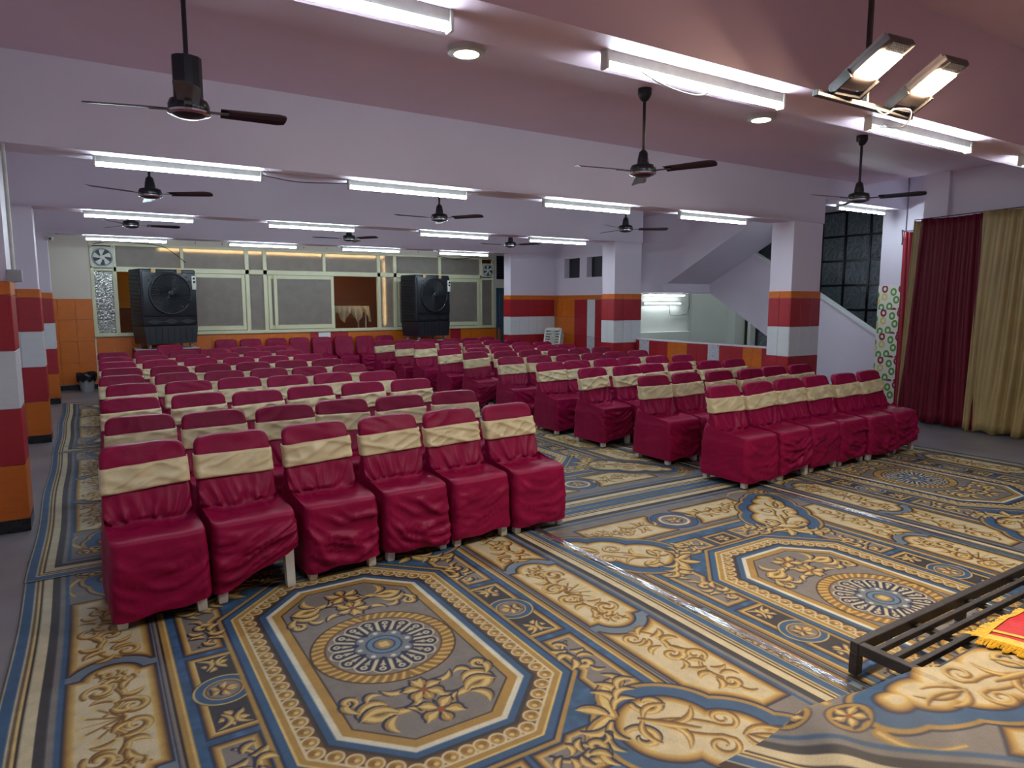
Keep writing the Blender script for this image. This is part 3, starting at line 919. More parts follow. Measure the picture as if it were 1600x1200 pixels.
    flower((0.0, 0.455), 0.092, 'g', 6)
    # medallion
    R = np.hypot(U, Vv)
    TH = np.arctan2(Vv, U)
    paint(R - 0.345, 'dk')
    rope = np.sin(TH * 48 + R * 60)
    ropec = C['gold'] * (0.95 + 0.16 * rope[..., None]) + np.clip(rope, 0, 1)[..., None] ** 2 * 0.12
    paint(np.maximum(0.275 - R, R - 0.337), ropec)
    band(R, 0.268, 0.280, 'brown')
    paint(R - 0.27, 'grey')
    n = 16
    ph = (TH / (2 * np.pi / n) + 0.5) % 1 - 0.5          # -.5 .. .5 inside a petal
    arcw = ph * (2 * np.pi / n) * R
    edge = 0.262 - 0.028 * (np.abs(ph) * 2) ** 2
    paint(R - edge, 'cream')
    paint(R - edge + 0.009, 'navy')
    paint(np.maximum(0.027 * 0 + np.abs(np.abs(ph) - 0.5) * (2 * np.pi / n) * R - 0.009, np.maximum(R - edge, 0.13 - R)), 'cream')
    paint(np.hypot(arcw, R - 0.222) - 0.017, 'cream')
    paint(np.hypot(arcw, R - 0.222) - 0.007, 'blue')
    paint(np.maximum(np.abs(arcw) - 0.004, np.maximum(R - 0.215, 0.15 - R)), 'cream')
    paint(np.maximum(np.abs(np.abs(arcw) - (R - 0.165) * 0.35) - 0.004, np.maximum(R - 0.195, 0.165 - R)), 'cream')
    ph8 = (TH / (2 * np.pi / 8) + 0.5) % 1 - 0.5
    e8 = 0.15 - 0.03 * (np.abs(ph8) * 2) ** 2
    paint(R - e8, 'navy')
    paint(R - e8 + 0.008, C['grey'] * 0.6 + C['lblue'] * 0.4)
    paint(np.hypot(ph8 * (2 * np.pi / 8) * R, R - 0.12) - 0.012, 'white')
    paint(R - 0.088, 'navy')
    paint(R - 0.08, 'lblue')
    paint(R - 0.055, 'navy')
    paint(R - 0.048, 'grey')
    paint(R - 0.036, 'gold')
    paint(np.hypot(U - 0.01, Vv - 0.01) - 0.014, 'lgold')
    # acanthus between octagon and cartouche
    a0 = np.array((0.565, 1.02))
    for sgn, q in ((1, (-0.72, 0.69)), (-1, (0.72, -0.69))):
        q = np.array(q)
        dg = np.array((0.69, 0.72))
        lf(arc(a0, a0 + q * 0.30, 0.18 * sgn), 0.036, 'g', 0.02)
        for t_, l_, b_ in ((0.05, 0.11, 0.3), (0.12, 0.10, 0.3), (0.20, 0.08, 0.35)):
            lf(arc(a0 + q * t_, a0 + q * (t_ + 0.09) - dg * l_, -b_ * sgn), 0.022, 'g', 0.008)
            lf(arc(a0 + q * t_, a0 + q * (t_ + 0.09) + dg * l_ * 0.7, b_ * sgn), 0.018, 'g', 0.008)
        lf(spiral(a0 + q * 0.115 + dg * 0.13, 0.07, 0.02, math.atan2(-dg[1], -dg[0]) + 0.4 * sgn, 0.95 * sgn), 0.016, 'g', 0.012)
        # scrolls inside the cartouche
        lf(arc(a0 + dg * 0.16, a0 + dg * 0.42 + q * 0.03, 0.10 * sgn) + spiral(a0 + dg * 0.42 + q * 0.085, 0.062, 0.012, -0.8 * sgn + 0.8, 1.2 * sgn), 0.014, 'c', 0.006)
        lf(arc(a0 + dg * 0.20, a0 + dg * 0.30 + q * 0.14, -0.25 * sgn), 0.020, 'c')
        lf(arc(a0 + dg * 0.12, a0 + dg * 0.20 + q * 0.13, 0.25 * sgn), 0.018, 'c')
        lf(arc(a0 + dg * 0.50, a0 + dg * 0.64 + q * 0.07, 0.2 * sgn), 0.016, 'c')
        lf(arc(a0 + dg * 0.52, a0 + dg * 0.72 + q * 0.03, -0.15 * sgn), 0.014, 'c')
    lf(arc(a0 - dg * 0.02, a0 - dg * 0.15, 0.1), 0.030, 'g')
    lf(arc(a0 + dg * 0.10, a0 + dg * 0.34, 0.03), 0.022, 'c')
    # corner ornament
    cc = circ(1.185, 1.775, 0.085)
    paint(cc, 'navy')
    band(cc, -0.028, -0.006, 'gold')
    paint(cc + 0.03, 'char')
    flower((1.185, 1.775), 0.06, 'g', 5, 0.8)
    for q0, q1, b_ in (((1.10, 1.85), (0.86, 1.83), -0.15), ((1.25, 1.68), (1.27, 1.42), 0.15)):
        stroke(arc(q0, q1, b_), 0.02, 0.006, 'gold')
        stroke(arc(q0, q1, b_), 0.006, 0.002, 'lgold')
    # scrolls in the cream panels and the grey boxes
    for k in range(7):
        a = -1.35 + 0.45 * k
        lf([(1.08, 0.0), (1.08 + 0.16 * math.cos(a), 0.15 * math.sin(a))], 0.022, 'c')
        paint(circ(1.08 + 0.165 * math.cos(a), 0.155 * math.sin(a), 0.016), 'lgold')
    lf(spiral((1.05, 0.075), 0.065, 0.012, 0.3, 1.3), 0.020, 'c', 0.010)
    scroll((1.12, 0.215), 0.165, 1.50, 1, 'c')
    lf(spiral((1.17, 0.255), 0.06, 0.012, -0.6, 1.2), 0.018, 'c', 0.008)
    scroll((1.10, 0.37), 0.085, 0.5, -1, 'c')
    scroll((1.12, 0.72), 0.185, 1.62, -1, 'c')
    lf(spiral((1.05, 0.60), 0.055, 0.012, 0.6, 1.2), 0.016, 'c', 0.008)
    lf(spiral((1.20, 0.86), 0.06, 0.012, 2.6, -1.2), 0.016, 'c', 0.008)
    scroll((1.17, 1.04), 0.15, 1.62, 1, 'c')
    scroll((0.36, 1.60), 0.18, 0.0, 1, 'c')
    scroll((0.64, 1.66), 0.115, 0.2, -1, 'c')
    lf(spiral((0.50, 1.56), 0.05, 0.012, 0.6, 1.2), 0.015, 'c', 0.008)
    scroll((0.72, 0.58), 0.135, 1.57, 1, 'g')
    scroll((0.33, 1.13), 0.125, 0.0, 1, 'g')
    # border
    for a, b, c in [(-1, 0.006, 'dk'), (0.006, 0.012, 'cream'), (0.012, 0.056, 'blue'), (0.056, 0.066, 'cream'), (0.066, 0.076, 'brown'), (0.076, 0.088, 'lgold'), (0.088, 0.099, 'dk'), (0.099, 0.143, 'cream'), (0.143, 0.181, 'char'), (0.181, 0.206, 'grey'), (0.206, 0.224, 'blue')]:
        band(e, a, b, c)
    IMG[:] *= (0.93 + 0.14 * NZ[..., None])
make_pattern()
LIN = 0.72 * np.where(IMG <= 0.04045, IMG / 12.92, ((np.clip(IMG, 0, 1) + 0.055) / 1.055) ** 2.4)
FULL = np.concatenate([LIN[:0:-1], LIN], 0)
FULL = np.concatenate([FULL[:, :0:-1], FULL], 1)           # (2NU-1, 2NV-1, 3)

CARPET = bpy.data.materials.new('printed_carpet')
CARPET.use_nodes = True
_nt = CARPET.node_tree
_b = _nt.nodes['Principled BSDF']
_b.inputs['Roughness'].default_value = 0.62
_b.inputs['Specular IOR Level'].default_value = 0.35
_at = _nt.nodes.new('ShaderNodeAttribute')
_at.attribute_name = 'print'
_tc = _nt.nodes.new('ShaderNodeTexCoord')
_n1 = _nt.nodes.new('ShaderNodeTexNoise')
_n1.inputs['Scale'].default_value = 220
_nt.links.new(_tc.outputs['Object'], _n1.inputs['Vector'])
_mr = _nt.nodes.new('ShaderNodeMapRange')
_mr.inputs['To Min'].default_value = 0.72
_mr.inputs['To Max'].default_value = 1.28
_nt.links.new(_n1.outputs['Fac'], _mr.inputs['Value'])
_sc = _nt.nodes.new('ShaderNodeVectorMath')
_sc.operation = 'SCALE'
_nt.links.new(_at.outputs['Color'], _sc.inputs[0])
_nt.links.new(_mr.outputs['Result'], _sc.inputs['Scale'])
_nt.links.new(_sc.outputs['Vector'], _b.inputs['Base Color'])
_bp = _nt.nodes.new('ShaderNodeBump')
_bp.inputs['Strength'].default_value = 0.25
_bp.inputs['Distance'].default_value = 0.003
_nt.links.new(_n1.outputs['Fac'], _bp.inputs['Height'])
_nt.links.new(_bp.outputs['Normal'], _b.inputs['Normal'])

def grid_mesh(name, P, colors, m):
    """P (a,b,3) points, colors (a,b,3)"""
    a, b = P.shape[:2]
    me = bpy.data.meshes.new(name)
    idx = np.arange(a * b).reshape(a, b)
    q = np.stack([idx[:-1, :-1], idx[1:, :-1], idx[1:, 1:], idx[:-1, 1:]], -1).reshape(-1, 4)
    me.vertices.add(a * b)
    me.vertices.foreach_set('co', P.reshape(-1).astype(np.float32))
    me.loops.add(q.size)
    me.loops.foreach_set('vertex_index', q.reshape(-1).astype(np.int32))
    me.polygons.add(len(q))
    me.polygons.foreach_set('loop_start', (np.arange(len(q)) * 4).astype(np.int32))
    try:
        me.polygons.foreach_set('loop_total', np.full(len(q), 4, np.int32))
    except Exception:
        pass
    me.polygons.foreach_set('use_smooth', np.ones(len(q), bool))
    if colors is not None:
        at = me.attributes.new('print', 'FLOAT_COLOR', 'POINT')
        c4 = np.concatenate([colors.reshape(-1, 3), np.ones((a * b, 1))], 1).astype(np.float32)
        at.data.foreach_set('color', c4.reshape(-1))
    me.materials.append(m)
    me.update(calc_edges=True)
    me.validate()
    return me

gu = (np.arange(2 * NU - 1) - (NU - 1)) * H_
gv = (np.arange(2 * NV - 1) - (NV - 1)) * H_
GU, GV = np.meshgrid(gu, gv, indexing='ij')
GZ = 0.0015 * np.sin(GU * 3.1 + 0.6 * np.sin(GV * 2.3)) * np.sin(GV * 2.6 + 0.4) + 0.002
# slightly wavy long edges, as the loose strips lie in the photograph
GX = GU + np.clip((np.abs(GU) - 0.8) / 0.72, 0, 1) * 0.008 * np.sin(GV * 2.9 + GU)
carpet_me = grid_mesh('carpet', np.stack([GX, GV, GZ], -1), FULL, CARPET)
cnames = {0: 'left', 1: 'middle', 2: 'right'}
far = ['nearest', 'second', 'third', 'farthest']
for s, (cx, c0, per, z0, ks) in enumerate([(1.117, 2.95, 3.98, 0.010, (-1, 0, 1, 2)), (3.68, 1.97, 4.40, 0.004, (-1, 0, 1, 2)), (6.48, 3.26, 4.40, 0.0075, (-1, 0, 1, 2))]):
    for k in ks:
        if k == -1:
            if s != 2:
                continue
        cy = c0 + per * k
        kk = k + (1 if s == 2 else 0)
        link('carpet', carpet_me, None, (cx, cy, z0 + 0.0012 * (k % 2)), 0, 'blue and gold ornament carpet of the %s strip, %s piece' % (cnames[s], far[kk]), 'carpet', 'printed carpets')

# clear tape along the carpet joints
TAPE = mat('clear_tape', (0.55, 0.58, 0.6, 1), 0.16, trans=0.92, spec=0.5, bump=0.9, bscale=34, stretch=(1, 0.22, 1))
def tape(x0, y0, x1, y1, wd, z, label):
    n = 60
    V, F = [], []
    d = Vector((x1 - x0, y1 - y0, 0)).normalized()
    q = Vector((-d.y, d.x, 0))
    for i in range(n + 1):
        p = Vector((x0, y0, 0)).lerp(Vector((x1, y1, 0)), i / n)
        for j in range(5):
            s = (j / 4 - 0.5) * wd
            V.append((p.x + q.x * s, p.y + q.y * s, z + 0.0008 * math.sin(i * 1.7 + j) + 0.0007 * math.sin(i * 0.6)))
    for i in range(n):
        for j in range(4):
            F.append((i * 5 + j, i * 5 + j + 1, i * 5 + j + 6, i * 5 + j + 5))
    obj('tape_strip', (V, F), TAPE, None, 'all', label=label, cat='tape')
tape(2.66, 0.6, 2.68, 4.9, 0.042, 0.0165, 'shiny clear tape along the joint of left and middle carpets')
tape(5.02, 1.2, 5.03, 5.2, 0.05, 0.0150, 'shiny clear tape along the joint of middle and right carpets')
# ------------------------------------------------------------------ covered chairs
def nz3(x, y, z):
    return noise.noise(Vector((x, y, z)))

def rid(a, b, c):
    return (1 - min(1.0, abs(nz3(a, b, c)) * 2.4)) ** 2

def ring(yf, yb, hw, rad=0.04):
    """rounded rectangle in the xy plane, same number of points for every size, starting mid front"""
    rad = min(rad, (yb - yf) * 0.48, hw * 0.9)
    o = []
    for k in range(20):
        o.append(((hw - rad) * k / 20, yf))
    for k in range(5):
        a = -math.pi / 2 + math.pi / 2 * k / 5
        o.append((hw - rad + rad * math.cos(a), yf + rad + rad * math.sin(a)))
    for k in range(12):
        o.append((hw, yf + rad + (yb - yf - 2 * rad) * k / 12))
    for k in range(5):
        a = math.pi / 2 * k / 5
        o.append((hw - rad + rad * math.cos(a), yb - rad + rad * math.sin(a)))
    for k in range(8):
        o.append(((hw - rad) * (1 - k / 8), yb))
    return o + [(0, yb)] + [(-x, y) for x, y in reversed(o[1:])]
NR = len(ring(0, 0.5, 0.23))

def back_y(z):
    return 0.335 + (z - 0.43) * 0.275

def chair_rings(hem):
    R = []
    for z in np.linspace(hem, 0.405, 24):
        t = (z - hem) / (0.405 - hem)
        R.append((-0.014 * (1 - t), 0.525 - 0.015 * t, 0.228 - 0.006 * t, z, z, 0.040, 0))
    S = [(0.0, 0.508, 0.221, 0.425, 0.43, 0.040), (0.004, 0.507, 0.2205, 0.436, 0.445, 0.040), (0.012, 0.506, 0.220, 0.444, 0.46, 0.042), (0.03, 0.504, 0.219, 0.448, 0.48, 0.05),
         (0.055, 0.503, 0.219, 0.448, 0.49, 0.055), (0.08, 0.502, 0.218, 0.447, 0.50, 0.06), (0.11, 0.501, 0.218, 0.445, 0.507, 0.065), (0.14, 0.500, 0.218, 0.442, 0.515, 0.07), (0.17, 0.499, 0.217, 0.439, 0.522, 0.075), (0.20, 0.498, 0.217, 0.436, 0.53, 0.08),
         (0.23, 0.497, 0.217, 0.433, 0.535, 0.085), (0.26, 0.496, 0.217, 0.430, 0.54, 0.09), (0.285, 0.495, 0.217, 0.428, 0.55, 0.08), (0.308, 0.494, 0.217, 0.430, 0.555, 0.07), (0.325, 0.494, 0.217, 0.437, 0.56, 0.06), (0.337, 0.493, 0.217, 0.450, 0.57, 0.045)]
    R += [q + (1,) for q in S]
    for z in np.linspace(0.468, 0.775, 19):
        R.append((back_y(z), back_y(z) + 0.055 + max(0, 0.62 - z) * 0.3, 0.2165 - (z - 0.468) * 0.012, z, max(z, 0.575 + (z - 0.468) * 0.70), 0.022, 2))
    hw = 0.2125
    for z, k in ((0.795, 0), (0.812, 0.003), (0.826, 0.009), (0.837, 0.018), (0.845, 0.030), (0.851, 0.048), (0.854, 0.075), (0.855, 0.12)):
        R.append((back_y(z) + 0.002 + k * 0.06, back_y(z) + 0.056 - k * 0.06, hw - k, z, z + 0.002, 0.022, 3))
    return R

def cover_mesh(seed, hem=0.05, tilt=0.0, swag=1.0, sash=True):
    rg = random.Random(seed)
    o1, o2, o3 = rg.uniform(0, 50), rg.uniform(0, 50), rg.uniform(0, 50)
    sl = rg.uniform(-1.2, 1.2)
    V, F = [], []
    rings = chair_rings(hem)
    n = len(rings)
    for i, (yf, yb, hw, zf, zb, rad, zone) in enumerate(rings):
        r = ring(yf, yb, hw, rad)
        for k, (x, y) in enumerate(r):
            s = (y - yf) / max(yb - yf, 1e-5)
            z = zf + (zb - zf) * s
            if zone == 0:
                f = 1 - i / 23.0
                z0 = z
                z += f * (tilt * (x / 0.23) * 0.5 + abs(tilt) * 0.5) * (1 - 0.6 * s)
                z += 0.006 * f * math.sin(x * 25 + o3)
                u = x if (s < 0.03 or s > 0.97) else (hw + y if x > 0 else -hw - y)
                xx = u / 0.22
                # hanging folds: crescents that sag in the middle, plus slack diagonals
                phs = z0 * 13 + 1.1 * (xx * xx) * -0.8 + xx * sl
                env = min(1.0, (1 - f) * 6 + 0.25) if f > 0.85 else 1.0
                env *= min(1.0, f * 5 + 0.1)
                d = 0.019 * swag * rid(phs + o1, xx * 0.9 + o2, 0.4) + 0.013 * swag * rid(phs * 1.7 + o2, xx * 1.3 - z0 * 2, 2.4) + 0.006 * (nz3(u * 6 + o1, z0 * 4, o3) + 0.3)
                d = max(0.0, d) * env
                if s < 0.5 and abs(x) < hw - 0.004:
                    y -= d
                elif s >= 0.97:
                    y += d
                else:
                    x += math.copysign(min(d, 0.008), x)
            elif zone == 1:
                g = 1 - s
                z += 0.006 * nz3(x * 8 + o1, y * 6, o2) * g
                z += 0.010 * g * rid(x * 4 + y * 5 * sl + o3, y * 7 + o1, 1.7) * min(1, max(0, yf) * 8)
                if yf > 0.22:
                    q = rid(x * 13 + o3, y * 2, o1)
                    z += 0.010 * q * g
                    y -= 0.010 * rid(x * 15 + o2, o1, y * 3) * g
            else:
                g = max(0.0, min(1.0, (0.64 - z) / 0.17))
                if s < 0.5:
                    fan_ = x / (0.55 + (z - 0.43) * 1.6)
                    y -= 0.027 * g * rid(fan_ * 9 + o1, z * 2.2 + o2, 3.1) + 0.017 * g * rid(fan_ * 17 - z * 6 * sl + o3, z * 4, 1.1)
                    y -= 0.006 * max(0.0, nz3(x * 9 + z * 7 + o2, z * 9, o3))
                    if z > 0.74:
                        y -= 0.007 * rid(x * 6 + z * 14 * sl + o2, z * 5, 0.6)
                else:
                    y += 0.012 * max(0.0, nz3(x * 12 + o2, z * 3, o1))
                if z > 0.78:
                    z += 0.004 * nz3(x * 9 + o3, 1.0, o1)
            V.append((x, y, z))
    for i in range(n - 1):
        for k in range(NR):
            a, b = i * NR + k, i * NR + (k + 1) % NR
            F.append((a, b, b + NR, a + NR))
    F.append(tuple(range((n - 1) * NR, n * NR)))
    return mesh('seat_cover', (V, F), MAROON, 'all')

def sash_mesh(seed):
    rg = random.Random(seed)
    o1, o2 = rg.uniform(0, 50), rg.uniform(0, 50)
    tl = rg.uniform(-0.012, 0.012)
    V, F = [], []
    zs = np.linspace(0.618, 0.752, 16)
    for i, z in enumerate(zs):
        e = 0.008 if 0 < i < 15 else 0.005
        yf, yb = back_y(z) - e - 0.004, back_y(z) + 0.055 + max(0, 0.62 - z) * 0.3 + 0.012
        hw = 0.2165 - (z - 0.468) * 0.012 + 0.006
        for k, (x, y) in enumerate(ring(yf, yb, hw, 0.028)):
            zz = z + tl * x / 0.2
            a = 0.016 * rid(x * 4 + zz * 11 + o1, zz * 6 + o2, 0.3) + 0.010 * rid(x * 9 - zz * 15 + o2, zz * 9, o1)
            if y < (yf + yb) / 2:
                y -= a * (0.3 if i in (0, 15) else 1.0) + 0.004
            else:
                y += abs(a) * 0.6
            zz += 0.003 * nz3(x * 9 + o2, i * 0.3, o1)
            V.append((x, y, zz))
    for i in range(15):
        for k in range(NR):
            a, b = i * NR + k, i * NR + (k + 1) % NR
            F.append((a, b, b + NR, a + NR))
    # inner wall so that the band has thickness
    nb = len(V)
    cx = [(x * 0.985, y + (0.005 if y < 0.42 else -0.004), z) for x, y, z in V]
    for q in (0, 15):
        V += [cx[q * NR + k] for k in range(NR)]
    for k in range(NR):
        k2 = (k + 1) % NR
        F.append((k2, k, nb + k, nb + k2))
        F.append((15 * NR + k, 15 * NR + k2, nb + NR + k2, nb + NR + k))
    return mesh('sash', (V, F), GOLD, 'all')

COVERS = [cover_mesh(s, hem=h, tilt=t, swag=w_) for s, h, t, w_ in
          [(11, 0.045, 0.03, 0.7), (12, 0.055, 0.19, 1.3), (13, 0.05, 0.02, 1.4), (14, 0.045, -0.02, 1.4), (15, 0.05, 0.03, 0.8), (16, 0.05, 0.0, 0.8), (17, 0.07, -0.04, 1.0), (18, 0.06, 0.06, 1.5), (19, 0.05, 0.01, 0.6), (20, 0.09, 0.02, 1.1)]]
SASHES = [sash_mesh(s) for s in range(31, 39)]

def leg_part(sx, front):
    # tapered L-section plastic leg
    y0 = 0.04 if front else 0.455
    top, bot = 0.030, 0.020
    x = sx * 0.172
    V = []
    lx = sx * 0.186
    by = y0 + 0.0 if front else y0 + 0.01
    V, F = [], []
    for z, h, cx, cy_ in ((0.0, bot, lx, by), (0.012, bot + 0.003, lx, by), (0.2, (bot + top) / 2, (x + lx) / 2, (y0 + by) / 2), (0.40, top, x, y0)):
        V += [(cx - h, cy_ - h, z), (cx + h, cy_ - h, z), (cx + h, cy_ + h, z), (cx - h, cy_ + h, z)]
    for i in range(3):
        for k in range(4):
            F.append((i * 4 + k, i * 4 + (k + 1) % 4, i * 4 + 4 + (k + 1) % 4, i * 4 + 4 + k))
    F += [(3, 2, 1, 0), (12, 13, 14, 15)]
    # recessed channel rib on the outside face
    rib = box(lx - 0.004, lx + 0.004, by - 0.024, by - 0.019, 0.02, 0.38) if front else None
    return (V, F)
LEGS = [mesh('leg', leg_part(sx, fr), PLASTIC) for sx in (-1, 1) for fr in (True, False)]
STRETCH = mesh('stretcher', join(box(-0.19, 0.19, 0.028, 0.045, 0.33, 0.40), box(-0.2, -0.18, 0.04, 0.46, 0.34, 0.40), box(0.18, 0.2, 0.04, 0.46, 0.34, 0.40)), PLASTIC)

def chair(x, ytop, rz, cover, sash, label, group, scale=1.0):
    t = thing('banquet_chair', (x, ytop - 0.47, 0.016), label, 'chair', group, rz)
    if scale != 1.0:
        t.scale = (1, 1, scale)
    link('seat_cover', COVERS[cover], t)
    if sash is not None:
        link('sash', SASHES[sash], t)
    for L in LEGS:
        link('leg', L, t)
    link('stretcher', STRETCH, t)
    return t
rg = random.Random(5)
LROWS = [[(0.25, 4.23), (0.72, 4.29), (1.23, 4.34), (1.73, 4.37), (2.21, 4.38), (2.69, 4.38)],
         [(0.26, 5.25), (0.76, 5.21), (1.21, 5.21), (1.70, 5.28), (2.16, 5.25), (2.68, 5.27)],
         [(0.27, 6.30), (0.77, 6.29), (1.24, 6.20), (1.74, 6.31), (2.23, 6.32), (2.73, 6.32)],
         [(0.31, 7.37), (0.83, 7.33), (1.30, 7.40), (1.79, 7.34), (2.25, 7.34), (2.72, 7.25)],
         [(0.29, 8.26), (0.81, 8.25), (1.29, 8.20), (1.78, 8.24), (2.23, 8.17), (2.76, 8.25)],
         [(0.32, 9.18), (0.81, 9.16), (1.30, 9.20), (1.79, 9.20), (2.28, 9.21), (2.76, 9.18)],
         [(0.32, 10.16), (0.82, 10.22), (1.31, 10.26), (1.78, 10.14), (2.26, 10.12), (2.76, 10.19)],
         [(0.32, 11.04), (0.79, 11.12), (1.27, 11.0), (1.75, 11.12), (2.24, 11.14), (2.74, 11.16)],
         [(0.33, 12.12), (0.80, 12.15), (1.27, 11.98), (1.76, 12.1), (2.25, 12.15), (2.74, 12.12)]]
RROWS = [[(5.01, 4.29), (5.51, 4.30), (6.02, 4.34), (6.50, 4.35), (6.98, 4.33), (7.50, 4.36)],
         [(5.07, 5.28), (5.58, 5.29), (6.05, 5.24), (6.50, 5.20), (7.01, 5.26), (7.50, 5.24)],
         [(5.06, 6.28), (5.53, 6.24), (6.05, 6.30), (6.52, 6.28), (6.95, 6.22), (7.42, 6.22)],
         [(5.05, 7.16), (5.54, 7.20), (6.01, 7.18), (6.51, 7.24), (6.96, 7.18), (7.42, 7.14)],
         [(5.10, 8.16), (5.57, 8.16), (6.03, 8.10), (6.50, 8.11), (6.99, 8.14), (7.48, 8.16)],
         [(5.20, 9.26), (5.64, 9.15), (6.10, 9.16), (6.52, 9.05), (6.96, 9.09), (7.43, 9.09)],
         [(5.20, 10.14), (5.62, 10.0), (6.06, 10.03), (6.52, 10.06), (6.97, 10.05), (7.44, 10.10)],
         [(5.20, 11.1), (5.66, 11.05), (6.08, 10.95), (6.50, 10.9), (6.94, 10.9), (7.40, 10.9)],
         [(5.07, 11.9), (5.55, 12.0), (6.03, 11.95), (6.50, 11.9), (6.94, 11.9), (7.45, 11.88)],
         [(5.12, 13.0), (5.62, 13.05), (6.10, 13.0), (6.52, 12.85), (6.95, 12.9), (7.40, 13.05)]]
for blk, rows, far_n in (('left', LROWS, 9), ('right', RROWS, 10)):
    for r, row in enumerate(rows):
        xs = [q[0] for q in row]
        for it in range(30):
            for q in range(5):
                gap = xs[q + 1] - xs[q]
                if gap < 0.480:
                    xs[q] -= (0.480 - gap) / 2
                    xs[q + 1] += (0.480 - gap) / 2
        for s, (x, y) in enumerate(row):
            x = xs[s]
            if r == 0 and blk == 'left':
                cv = [0, 1, 2, 3, 4, 5][s]
            elif r == 0:
                cv = [5, 7, 4, 2, 3, 7][s]
            else:
                cv = rg.randrange(len(COVERS))
            rz = math.radians(rg.uniform(-1.8, 1.8) + (3.0 if blk == 'left' and r == 0 else 0))
            if r == 0 and blk == 'left':
                rz = math.radians([3, 4, 3, 2, 2, 1][s])
            tall = 1.06 if (blk == 'right' and r == 7 and s == 0) else 1.0
            chair(x, y, rz, cv, rg.randrange(len(SASHES)), 'maroon covered chair with gold sash, %s block, %s row from front, %s from left' % (blk, ORD[r], ORD[s]), 'sashed chairs of the %s block' % blk, tall)
for i, x in enumerate([2.42, 2.91, 3.42, 3.91, 4.40, 4.89, 5.37, 5.85]):
    chair(x, 15.01 if i < 6 else 14.95, math.radians(rg.uniform(-1, 1)), rg.randrange(len(COVERS)), None, 'plain maroon covered chair without sash against the window wall, %s from left' % ORD[i], 'plain covered chairs along the window wall')
chair(1.25, 13.62, 0.0, 6, None, 'plain maroon covered chair in front of the left cooler table', 'plain covered chairs along the window wall')

# heap of loose covers over the chairs near the wall
def cloth_heap(x0, x1, y0, y1, h0, h1, seed, label):
    nx, ny = 48, 16
    P = np.zeros((nx, ny, 3))
    for i in range(nx):
        for j in range(ny):
            a, b = i / (nx - 1), j / (ny - 1)
            x, y = x0 + (x1 - x0) * a, y0 + (y1 - y0) * b
            eb = min(b * 3.2, 1.0) * min((1 - b) * 3.2, 1.0) * min(a * 14, 1) * min((1 - a) * 14, 1)
            eb = max(0.0, eb) ** 0.45
            z = h0 + (h1 - h0) * (0.75 + 0.35 * nz3(x * 3 + seed, y * 3, 0.2))
            z += 0.03 * nz3(x * 7 + y * 8 + seed, y * 4 - x * 4, 1.3)
            P[i, j] = (x + 0.02 * nz3(y * 6, x * 3, seed), y + 0.03 * nz3(x * 4, seed, y * 3), 0.02 + (z - 0.02) * eb)
    o = link('cover_heap', grid_mesh('cover_heap', P, None, MAROON), None, None, 0, label, 'cloth heap')
cloth_heap(1.88, 3.62, 13.62, 14.45, 0.66, 0.80, 4.4, 'heap of loose maroon chair covers before the window wall')

# ------------------------------------------------------------------ cooler tables and air coolers
def cooler_table(x, y, rz, label):
    t = thing('cooler_table', (x, y, 0), label, 'table', 'tables under the air coolers', rz)
    obj('table_top', bbox_bev(-0.54, 0.54, -0.36, 0.36, 0.74, 0.775, 0.005), WOODM, t)
    for sx in (-1, 1):
        for sy in (-1, 1):
            obj('leg', box(sx * 0.49 - 0.02, sx * 0.49 + 0.02, sy * 0.31 - 0.02, sy * 0.31 + 0.02, 0, 0.74), STEELB, t)
    V, F = [], []
    n = 150
    loop = [(-0.55, -0.37), (0.55, -0.37), (0.55, 0.37), (-0.55, 0.37)]
    per = [1.10, 0.74, 1.10, 0.74]
    for k in range(n):
        s = k / n * sum(per)
        for e in range(4):
            if s <= per[e]:
                break
            s -= per[e]
        p, q = Vector(loop[e]), Vector(loop[(e + 1) % 4])
        c = p.lerp(q, s / per[e])
        nrm = Vector((q.y - p.y, -(q.x - p.x))).normalized()
        for j in range(5):
            o_ = (0.003 + 0.006 * j) * (1 + math.sin(k * 0.9 + j * 0.3))
            V.append((c.x + nrm.x * o_, c.y + nrm.y * o_, 0.765 - 0.18 * j))
    for k in range(n):
        for j in range(4):
            F.append((k * 5 + j, k * 5 + j + 1, ((k + 1) % n) * 5 + j + 1, ((k + 1) % n) * 5 + j))
    obj('table_skirt', (V, F), MAROON, t, 'all')
COOL = {}
